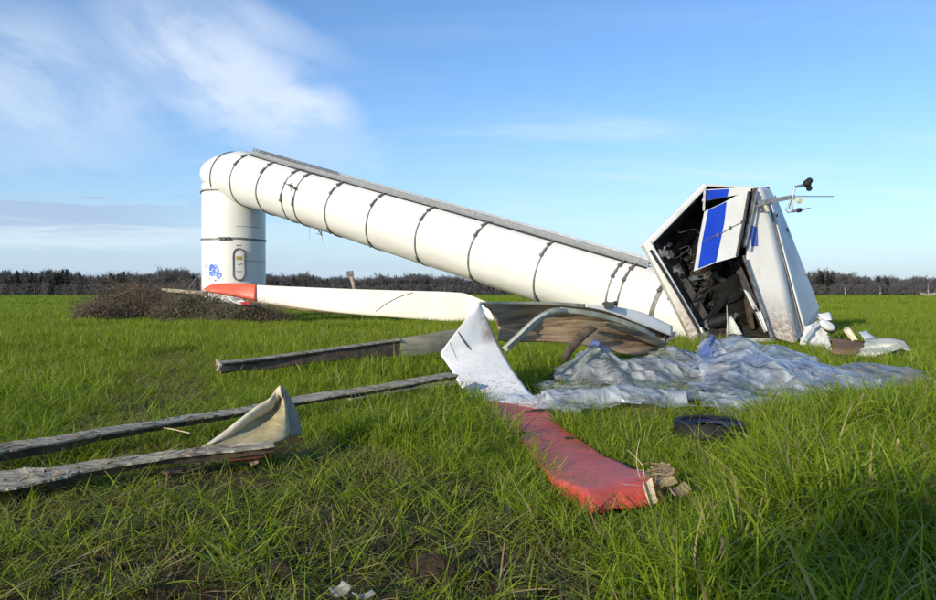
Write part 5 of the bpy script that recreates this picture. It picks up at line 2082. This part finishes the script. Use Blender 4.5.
f1_ = film('plastic_sheet', 'crumpled silvery clear plastic sheet heaped between the snapped blade and the nacelle', 'plastic sheet',
           [(534, 396), (545, 376), (566, 368), (580, 362), (612, 360), (640, 366), (668, 362), (706, 360), (712, 384), (700, 401), (640, 404), (575, 409), (545, 407)],
           M['film'], [(597, 342, .62, .75, 2.0, .85), (669, 349, .42, 1.1, 1.4, 1.1), (640, 360, .32, 1.2, .8, 1.3), (650, 357, .3, 1.6, .9, 1.0), (620, 388, .22, 1.6, .3, 1.2)], 3, .11)
make('fold', *tube([P(589, 347, 14.4), P(594, 342.5, 14.3), P(600, 345, 14.2), P(603, 351, 14.1)], [.02, .06, .05, .01], 8), M['filmdeep'], f1_.parent, True)
f2_ = film('plastic_sheet', 'large pale blue plastic sheet draped over debris at the foot of the nacelle', 'plastic sheet',
           [(693, 362), (705, 352), (735, 348), (770, 350), (800, 360), (835, 372), (868, 380), (890, 390), (868, 396), (800, 404), (740, 407), (700, 404), (690, 385)],
           M['filmblue'], [(738, 337, .62, .95, 2.0, 1.2), (712, 340, .55, .55, 1.6, 1.1), (775, 346, .50, 1.1, 1.5, 1.1), (800, 360, .36, 1.2, 1.2, 1.0), (745, 352, .5, 1.2, 1.8, 1.4), (835, 373, .2, 1.0, .7, 1.0)], 8, .11)
rib = thing('ribbed_panel', 'pale ribbed laminate piece showing through the blue plastic sheet', 'debris', P(752, 372, 14.5), GRP)
pr = [(735, 386, 13.4, 757, 357, 15.2), (746, 388, 13.3, 763, 356, 15.3), (757, 389, 13.3, 770, 358, 15.3), (770, 386, 13.5, 778, 364, 15)]
R2 = catmull(pr, 40)
V_ = []
for i, r in enumerate(R2):
    for j in range(8):
        V_.append(P(*r[:3]).lerp(P(*r[3:6]), j / 7) + Vector((0, 0, .025 * (i % 4 < 2) + .03)))
make('ribbed_plate', V_, grid_faces(40, 8), M['greenlam'], rib)
film('plastic_sheet', 'dull grey plastic sheet lying flat at the right end of the blue one', 'plastic sheet',
     [(790, 370), (850, 362), (905, 366), (928, 374), (922, 383), (890, 388), (850, 384), (805, 382)],
     M['filmgrey'], [(865, 365, .22, 1.6, .8, 1.2), (905, 370, .18, .9, .6, 1.0)], 14, .09)
film('folded_edge', '', '', [(694, 372), (700, 352), (716, 350), (722, 366), (716, 380), (704, 384)],
     M['filmdeep'], [(712, 338.5, .60, .45, 1.5, 1.1)], 8, .12, .05, parent=f2_.parent, part=True)
film('plastic_sheet', 'small clear film strip on the grass just below the blue sheet', 'plastic sheet',
     [(700, 401), (745, 398), (800, 400), (798, 408), (740, 412), (702, 410)], M['film'], [(745, 400, .12, 1.2, .3, 1.0)], 21, .08)
# clear gelcoat film wrinkled over the joint between white and red
strip_px([(501, 393, 11.05, 508, 403, 10.75), (515, 392, 11.0, 524, 406, 10.6), (528, 393, 11.0, 541, 409, 10.4), (540, 393, 10.9, 556, 407, 10.4), (556, 394, 10.8, 566, 404, 10.5)],
         'lifted_film', M['film'], sb, 30, 12, .03, True, None, 0, .14, 5, Vector((0, -.3, 1)), 6)

# open brown shell of the snapped blade
def inner_laminate():
    m_ = bpy.data.materials.new('inner_laminate')
    m_.use_nodes = True
    t = NT(m_.node_tree)
    g = t.n.new('ShaderNodeNewGeometry').outputs['Position']
    st = t.mapping(g, (1.0, 0.6, 13.0), (0, R_(2), R_(0)))
    n = t.noise(st, 0.8, 8, 0.7, 0.25)
    cc = t.mix(t.ramp(n, 0.32, 0.62), (0.13, 0.088, 0.05), (0.40, 0.27, 0.15))
    n2 = t.noise(g, 1.1, 6, 0.65)
    cc = t.mix(t.math('MULTIPLY', t.ramp(n2, 0.48, 0.66), 0.75), cc, (0.30, 0.28, 0.17))
    n3 = t.noise(t.mapping(g, (2.2, 1, 9)), 2.0, 7, 0.75)
    cc = t.mix(t.math('MULTIPLY', t.ramp(n3, 0.60, 0.68), 0.7), cc, (0.46, 0.40, 0.28))
    b = t.n.new('ShaderNodeBsdfPrincipled')
    t.put(b, 'Base Color', cc)
    b.inputs['Roughness'].default_value = 0.7
    bu = t.add('ShaderNodeBump', Strength=0.6, Distance=0.03, Height=n)
    t.put(b, 'Normal', bu.outputs[0])
    o = t.n.new('ShaderNodeOutputMaterial')
    t.l.new(b.outputs[0], o.inputs[0])
    return m_


M['lam'] = inner_laminate()
rows = [(479, 303.5, 12.85, 497, 341, 13.1), (515, 303, 13.8, 518, 342, 13.75), (550, 303.5, 14.3, 545, 342, 14.1), (585, 306, 14.8, 578, 344, 14.4), (615, 310, 15.3, 606, 350, 14.8), (645, 317.5, 15.8, 634, 356, 15.2), (672, 335, 16.3, 656, 351, 16.0)]
R2 = catmull(rows, 50)
V_ = []
NC = 26
for i, r in enumerate(R2):
    a_, b_ = P(*r[:3]), P(*r[3:6])
    fr = i / 49
    dep = .42 - .12 * fr
    for j in range(NC):
        f = j / (NC - 1)
        p = a_.lerp(b_, f) + Vector((.35, 1, 0)) * dep * (1 - abs(2 * f - 1) ** 2.2)
        p.z += .05 * math.sin(f * 9 + fr * 6) * (1 - abs(2 * f - 1))
        p = p + Vector((0, -.22, .05)) * (float(fbm(p.x * 1.3, f * 7, 7, 3)) - .5)
        V_.append(p)
sh = make('open_shell', V_, grid_faces(50, NC), M['lam'], sb, True, 'hollow brown inner side of the broken blade')
mod_solid(sh, .04, 1)
# lips of the shell
def ribbon(name, pts, m_, parent, th=.02, n=24, label=None, smooth=True, nc_=5, noise=.02):
    """strip between paired pixel points (px, pyTop, pyBottom, y)"""
    A = catmull(pts, n)
    V_ = []
    for i, r in enumerate(A):
        for j in range(nc_):
            f = j / (nc_ - 1)
            p = P(r[0], r[1] * (1 - f) + r[2] * f, r[3] - .04 * f)
            p = p + Vector((0, -1, 0)) * noise * (float(fbm(i * .4, j * .8, 3, 2)) - .5)
            V_.append(p)
    o_ = make(name, V_, grid_faces(n, nc_), m_, parent, smooth, label)
    mod_solid(o_, th, 0)
    return o_


ribbon('shell_lip', [(479, 302.5, 304.6, 12.8), (515, 302, 304.4, 13.75), (550, 302.3, 305, 14.2), (585, 304.5, 308, 14.7)], M['greenlam'], sb, .03)
ribbon('upper_skin', [(585, 305, 307, 14.7), (608, 306, 312, 15.0), (640, 312, 324, 15.5), (672, 326, 336.5, 16.1)], M['blade'], sb, .03, label='cream outer skin strip under the tower tube')
ribbon('upper_skin', [(560, 307.5, 312, 13.9), (590, 311, 316, 14.2), (615, 317, 322, 14.6), (640, 326, 331, 15.0), (655, 335, 339, 15.4)], M['greenlam'], sb, .03)
ribbon('shell_lip', [(606, 322, 326, 14.8), (628, 327, 334, 15.2), (648, 334, 343, 15.6), (664, 342, 348, 16.0)], M['lam'], sb, .04)


def pxstrip(name, pts, m_, parent, th=.03, n=26, label=None):
    """strip along a path, edges given as two pixel points per row with distance"""
    A = catmull(pts, n)
    V_ = []
    for r in A:
        a_, b_ = P(r[0], r[1], r[2]), P(r[3], r[4], r[5])
        for j in range(5):
            f = j / 4
            V_.append(a_.lerp(b_, f) + Vector((0, -.03, .01)) * math.sin(f * math.pi))
    o_ = make(name, V_, grid_faces(n, 5), m_, parent, True, label)
    mod_solid(o_, th, 0)
    return o_


pxstrip('stiffener_strip', [(502, 348, 12.7, 507, 352.5, 12.65), (518, 333, 12.9, 522.5, 338, 12.85), (534, 318.5, 13.1, 538, 324, 13.05), (546, 311, 13.3, 549, 316, 13.25), (556, 308.5, 13.5, 559, 313, 13.45), (566, 309.5, 13.7, 568, 313, 13.65)],
        M['greenlam'], sb, .025, label='pale green fibreglass strip arching in front of the shell')
pxstrip('stiffener_strip', [(505, 347, 12.6, 506, 348.5, 12.58), (520, 333.2, 12.82, 521, 335, 12.8), (535, 319, 13.02, 536, 321, 13.0), (548, 312, 13.22, 549, 314, 13.2)], M['skinpale'], sb, .02)
pxstrip('broken_rib', [(562, 358, 13.2, 566, 361, 13.2), (570, 343, 13.4, 576, 348, 13.4), (580, 331, 13.6, 587, 337, 13.6), (589, 326, 13.7, 597, 329, 13.7)], M['sparside'], sb, .04, label='brown broken rib propped against the shell')
v_, f2 = join([tube([P(603, 304.5, 15), P(611, 305.5, 14.9), P(616, 303, 15)], .05, 7), tube([P(606, 302, 15), P(612, 308, 14.9)], .03, 6), obox(P(609, 305, 14.9), (.1, 0, 0), (0, .06, 0), (0, 0, .06))])
make('root_fitting', v_, f2, M['darksteel'], sb)
v_, f2 = join([obox(P(667, 337, 16.2) + Vector((rg.normal() * .12, rg.normal() * .1, rg.normal() * .1)), (.06, 0, .03), (0, .05, 0), (.02, 0, .07)) for _ in range(6)])
tag(make('root_fitting', v_, f2, M['alloy'], sb), kind='stuff')

# splinters at the red tip
rs = np.random.default_rng(77)
parts_ = []
for i in range(38):
    b = P(648 + rs.normal() * 5, 478 + rs.normal() * 7, 5.85 + rs.normal() * .08)
    d = Vector((.8 + rs.random() * .9, rs.normal() * .6 - .1, rs.normal() * .35)).normalized()
    L_ = .04 + .15 * rs.random()
    parts_.append(bar(b, b + d * L_, .003 + .016 * rs.random() ** 2, .003, Vector((rs.normal(), rs.normal(), 1))))
v_, f2 = join(parts_)
tag(make('splinters', v_, f2, M['fibre'], sb, False, 'beige splintered fibres at the end of the red tip'), kind='stuff')
for q, m_ in [([P(650, 466, 6.0), P(662, 462, 6.1), P(676, 470, 5.95), P(660, 479, 5.8)], 'fibre'), ([P(643, 482, 5.6), P(652, 478, 5.65), P(658, 502, 5.5), P(650, 505, 5.45)], 'fibrepale'),
              ([P(655, 474, 5.8), P(672, 476, 5.8), P(678, 482, 5.7), P(657, 484, 5.7)], 'fibre'), ([P(668, 487, 5.5), P(684, 482, 5.6), P(692, 489, 5.5), P(676, 496, 5.4)], 'ply')]:
    _, v_, f2 = scrap('x', '', '', q, None, curve=.03, seed=int(q[0].x * 10) % 7)
    o_ = make('torn_plate', v_, f2, M[m_], sb, False)
    mod_solid(o_, .012, 0)
for i in range(2):
    pts = [P(640 + i * 3, 478, 5.7), P(637 + i * 6, 466, 5.7), P(637 - i * 7, 452, 5.75), P(640 - i * 14, 438 + i * 12, 5.75)]
    make('loose_fibre', *tube(catmull([tuple(q) for q in pts], 10).tolist(), [.003] * 6 + [.0022, .0018, .0014, .001], 5), M['fibrepale'], sb)

# ------------------------------------------------------------------ long blade spars at the left


def spar(name, label, pts, group, n=90, seed=0, topm='spar', sidem='sparside', sideh=None):
    """long broken beam, a ragged split cap over a dark web; pts: (px, py, z, cap width, web height) along the upper front edge"""
    A = linear([tuple(G(p[0], p[1], p[2])) + (p[3], p[4]) for p in pts], n)
    t_ = thing(name, label, 'blade spar', Vector(A[n // 2][:3]), group)
    VT, VS, VK = [], [], []
    for i in range(n):
        p = Vector(A[i][:3])
        wd, hd = A[i][3] * 1.3, A[i][4] * .50 * (1 + .5 * (float(vn(i * .11, 4, seed)) - .5))
        d = Vector(A[min(i + 2, n - 1)][:3]) - Vector(A[max(i - 2, 0)][:3])
        s = Vector((-d.y, d.x, 0)).normalized()
        if s.y < 0:
            s = -s
        up = Vector((0, 0, 1))
        e0 = .018 * (float(vn(i * .7, 1, seed)) - .5)
        e1 = .09 * (float(fbm(i * .33, 7, seed, 3)) - .5)
        z = .012 * (float(vn(i * .21, 3, seed + 2)) - .5)
        ck = .45 + .12 * math.sin(i * .09 + seed)
        VT += [p - s * (.012 + e0) + up * (z - .02), p - s * (.012 + e0) + up * z, p + s * wd * ck + up * (z + .012), p + s * wd * (ck + .03) + up * (z - .006),
               p + s * (wd + e1) + up * (z + .022), p + s * (wd + e1) + up * (z - .012), p + s * wd * .5 + up * (z - .03)]
        hh = hd * (1 + .25 * (float(fbm(i * .25, 9, seed + 5, 3)) - .5))
        VS += [p + s * .012 + up * (z - .02), p + s * .05 + up * (z - .03), p + s * .07 + up * (z - hh), p + s * .03 + up * (z - hh)]
    F_ = grid_faces(n, 7, True) + [tuple(reversed(range(7))), tuple((n - 1) * 7 + k for k in range(7))]
    make('spar_cap', VT, F_, M[topm], t_)
    F_ = grid_faces(n, 4, True) + [(3, 2, 1, 0), tuple((n - 1) * 4 + k for k in range(4))]
    make('spar_web', VS, F_, M[sidem], t_)
    # splinters lifted from the cap
    rq = np.random.default_rng(seed)
    ps = []
    for k in range(26):
        i = int(rq.integers(3, n - 5))
        p = Vector(A[i][:3]) + Vector((0, A[i][3] * rq.random(), .012))
        q = Vector(A[i + 3][:3]) + Vector((0, A[i][3] * rq.random(), .01 + .05 * rq.random()))
        q = p + (q - p) * (.3 + rq.random())
        ps.append(bar(p, q, .008 + .012 * rq.random(), .004))
    v_, f2 = join(ps)
    tag(make('splinters', v_, f2, M['fibre'], t_), kind='stuff')
    return t_


GS = 'broken blade spars at the left'
s1_ = spar('blade_spar', 'long grey blade spar running from the left edge to the snapped white panel',
           [(-30, 457, .17, .22, .17), (0, 451, .17, .22, .17), (60, 441, .18, .16, .18), (137, 428, .19, .13, .18), (185, 420, .19, .12, .17), (246, 411, .21, .12, .14), (304, 400.5, .25, .2, .13), (380, 388, .32, .15, .13), (458, 375, .40, .17, .15)], GS, seed=2, n=120)
s2_ = spar('blade_spar', 'shorter blade spar in front, ending in a red-brown core under the torn flap',
           [(-30, 495, .10, .42, .10), (0, 489, .11, .42, .10), (40, 481, .13, .38, .12), (65, 475.5, .14, .22, .14), (80, 470, .15, .17, .15), (150, 459, .17, .13, .16), (210, 452, .18, .12, .16), (274, 445, .20, .10, .16)], GS, seed=5, n=100)
o_ = pxstrip('red_core', [(228, 454.0, 6.80, 229, 462.5, 6.78), (240, 452.5, 6.85, 241, 461, 6.83), (258, 450, 6.92, 259, 459, 6.90), (273, 447.5, 6.98, 274, 456.5, 6.96)], M['redbrown'], s2_, .02)
t3_ = spar('blade_spar', 'thin dark spar strip lying just below the long one near the white panel', [(352, 399, .10, .10, .1), (390, 393, .12, .12, .12), (420, 387.5, .13, .12, .12), (462, 383, .14, .12, .12)], GS, seed=9, n=30)
make('joint_gap', *bar(P(388, 391, 11.2), P(455, 377, 12.7), .05, .12), M['sparside'], s1_)
# plank standing on edge in the grass further back
pk = thing('blade_strip', 'long dark blade strip on edge in the grass, pale cream at its right end', 'blade strip', G(330, 365, 0), GS)
rows = [(216, 363.5, 13.2, 222, 373, 13.1), (240, 361, 13.6, 243, 370, 13.5), (260, 358, 13.9, 262, 370, 13.8), (320, 350, 14.8, 322, 362, 14.7), (370, 343, 15.7, 371, 357, 15.6), (400, 339, 16.2, 401, 356, 16.1)]
strip_px(rows, 'dark_strip', M['sparside'], pk, 40, 6, .02, False, None, .05, .06, 2)
rows = [(216, 362.2, 13.2, 216.5, 364.6, 13.1), (260, 357.5, 13.9, 260.5, 359.8, 13.75), (320, 349.5, 14.8, 320.5, 352, 14.7), (370, 342.7, 15.7, 370.5, 345, 15.6), (400, 338.6, 16.2, 400.5, 341, 16.1)]
strip_px(rows, 'edge_strip', M['spar'], pk, 40, 4, .03, False, None, .03, .05, 4, nscale=3)
rows = [(400, 338.5, 16.2, 401, 357, 16.1), (430, 333.5, 16.8, 431, 353, 16.7), (456, 328.8, 17.4, 455, 349, 17.3)]
strip_px(rows, 'pale_end', M['creamlam'], pk, 20, 6, .03, False, 'cream coloured end of the strip', .05, .05, 2)
v_, f2 = tube([P(217, 360, 13.1), P(221, 366, 13.0), P(217, 371, 13.0)], [.03, .045, .025], 7)
make('ragged_end', v_, f2, M['weath'], pk)

# torn flap standing on the front spar
def flap():
    t_ = thing('torn_flap', 'cream torn laminate flap standing up like a sail on the front spar', 'blade skin', P(262, 446, 7.0))
    # rows from the left corner to the right: base point, mid crease point, top point
    rows_ = [(199, 449.5, 6.85, 200, 449, 6.86, 201, 448, 6.87), (215, 448.5, 6.88, 218, 441, 6.95, 219.5, 435, 7.0), (235, 448, 6.92, 239, 433, 7.12, 240, 419, 7.12),
             (252, 446.5, 6.95, 257, 424, 7.28, 257, 406, 7.22), (266, 444, 7.0, 271, 415, 7.38, 270, 398, 7.3), (276, 442, 7.05, 279, 408, 7.4, 276.5, 389, 7.35),
             (286, 438, 7.15, 285, 410, 7.35, 281, 385.5, 7.36), (290, 433, 7.3, 287.5, 412, 7.4, 285, 389, 7.42)]
    A = catmull(rows_, 44)
    V_ = []
    N2 = 22
    for i, r in enumerate(A):
        a_, b_, c_ = P(*r[:3]), P(*r[3:6]), P(*r[6:9])
        for j in range(N2):
            v2 = j / (N2 - 1)
            p = a_ * (1 - v2) ** 2 + (b_ * 2 - (a_ + c_) * .5) * 2 * v2 * (1 - v2) + c_ * v2 ** 2
            p = p + Vector((0, .035, 0)) * (float(fbm(i * .12, v2 * 4, 4, 3)) - .5)
            V_.append(p)
    mod_solid(make('front_face', V_, grid_faces(44, N2), M['flapm'], t_, True), .01, 0)
    # folded-over strip along the climbing edge
    V_ = []
    for i, r in enumerate(A[:38]):
        b_, c_ = P(*r[3:6]), P(*r[6:9])
        d = (b_ - c_)
        d = d.normalized() * min(.11, d.length) * (.8 + .5 * float(vn(i * .45, 2, 5)))
        e = Vector((0, -.03, .005))
        for k in range(4):
            V_.append(c_ + e * (1 if 0 < k < 3 else .4) + d * (k / 3) + Vector((0, -.012, 0)) * (float(vn(i * .8, k, 2)) - .5))
    mod_solid(make('folded_edge', V_, grid_faces(38, 4), M['creamlam0'], t_, True), .008, 0)
    rows_ = [(285, 390, 7.42, 287, 392, 7.5), (287, 410, 7.4, 294, 405, 7.7), (289, 425, 7.35, 299, 418, 7.8), (290, 437, 7.3, 301, 436, 7.8)]
    strip_px(rows_, 'side_face', M['flapside'], t_, 16, 8, -.03, True, 'grey side of the flap', .012, .08, 6, nscale=5)


flap()
scrap_thing('laminate_scrap', 'small reddish laminate scrap on the soil below the front spar', 'debris',
            [P(160, 471, 6.6), P(183, 467, 6.75), P(184, 471, 6.65), P(166, 474, 6.5)], M['redbrown'], .015, .01, GRP, 6)
scrap_thing('laminate_scrap', 'tiny pinkish scrap below the end of the front spar', 'debris',
            [P(248, 459, 6.95), P(254, 456, 7.0), P(259, 462, 6.85), P(251, 465, 6.8)], M['fibre'], .012, .01, GRP, 7)
st = thing('loose_strand', 'thin pale strand hanging from the long spar towards the ground', 'strand', G(175, 430, 0))
make('strand', *tube([P(157, 426.8, 8.1), P(172, 429, 7.9), P(190, 433, 7.7)], .006, 5), M['fibrepale'], st)

# black ring
bk = thing('black_ring', 'black plastic ring lying in the grass in front of the blue sheet', 'ring', G(709, 424, 0))
ctr = G(709, 421.0, .20)
N_ = 64


def lathe(prof, c_, name, m_, par, a0=0, a1=2 * math.pi, n_=64):
    V_ = []
    for (r, z) in prof:
        for a in np.linspace(a0, a1, n_, endpoint=False):
            V_.append((c_.x + r * math.cos(a), c_.y + r * math.sin(a), c_.z + z))
    k = len(prof)
    F_ = []
    for i in range(k):
        i2 = (i + 1) % k
        for j in range(n_):
            j2 = (j + 1) % n_
            F_.append((i * n_ + j, i * n_ + j2, i2 * n_ + j2, i2 * n_ + j))
    return make(name, V_, F_, m_, par, True)


rw = lathe([(.365, 0), (.365, -.13), (.35, -.13), (.35, -.012), (.30, -.012), (.30, 0), (.31, .006), (.355, .006)], ctr, 'ring_wall', M['black'], bk)
rw.data.polygons.foreach_set('use_smooth', [False] * len(rw.data.polygons))
lathe([(.30, -.01), (.29, -.04), (.18, -.055), (.17, -.045), (.285, -.03)], ctr, 'inner_flange', M['ringblue'], bk)
for k in range(14):
    a = k / 14 * 2 * math.pi
    c_ = ctr + Vector((.37 * math.cos(a), .37 * math.sin(a), -.08))
    v_, f2 = obox(c_, (math.cos(a) * .01, math.sin(a) * .01, 0), (-math.sin(a) * .012, math.cos(a) * .012, 0), (0, 0, .07))
    make('rib', v_, f2, M['black'], bk)
# grey plastic scrap at the bottom
scrap_thing('plastic_scrap', 'small grey plastic scrap trodden into the grass at the bottom of the photo', 'debris',
            [G(328, 588, .05), G(342, 580, .09), G(352, 586, .07), G(337, 597, .04)], M['flapside'], .006, .02, GRP, 2)
scrap_thing('plastic_scrap', 'second grey plastic scrap right beside the first at the bottom', 'debris',
            [G(352, 592, .06), G(372, 589, .07), G(376, 593, .06), G(358, 597, .05)], M['flapside'], .006, .02, GRP, 3)
# dry orange-brown leaves and straw bits in the grass at right
for i, (a, b, lab) in enumerate([(862, 398, 'orange-brown dry leaf in the grass below the grey sheet'), (849, 413, 'second orange-brown dry leaf, left of and below the first'),
                                 (897, 445, 'orange-brown dry leaf nearest the camera at the right'), (722, 548, 'small brown leaf low in the grass right of the red tip')]):
    g = G(a, b, .26)
    t_ = scrap_thing('dry_leaf', lab, 'leaf', [g + Vector((-.02, 0, -.06)), g + Vector((.02, 0, -.05)), g + Vector((.03, 0, .05)), g + Vector((0, 0, .06))], M['fibre'], .003, .01, 'dry leaves in the grass', i, 'leaf_blade', 4)
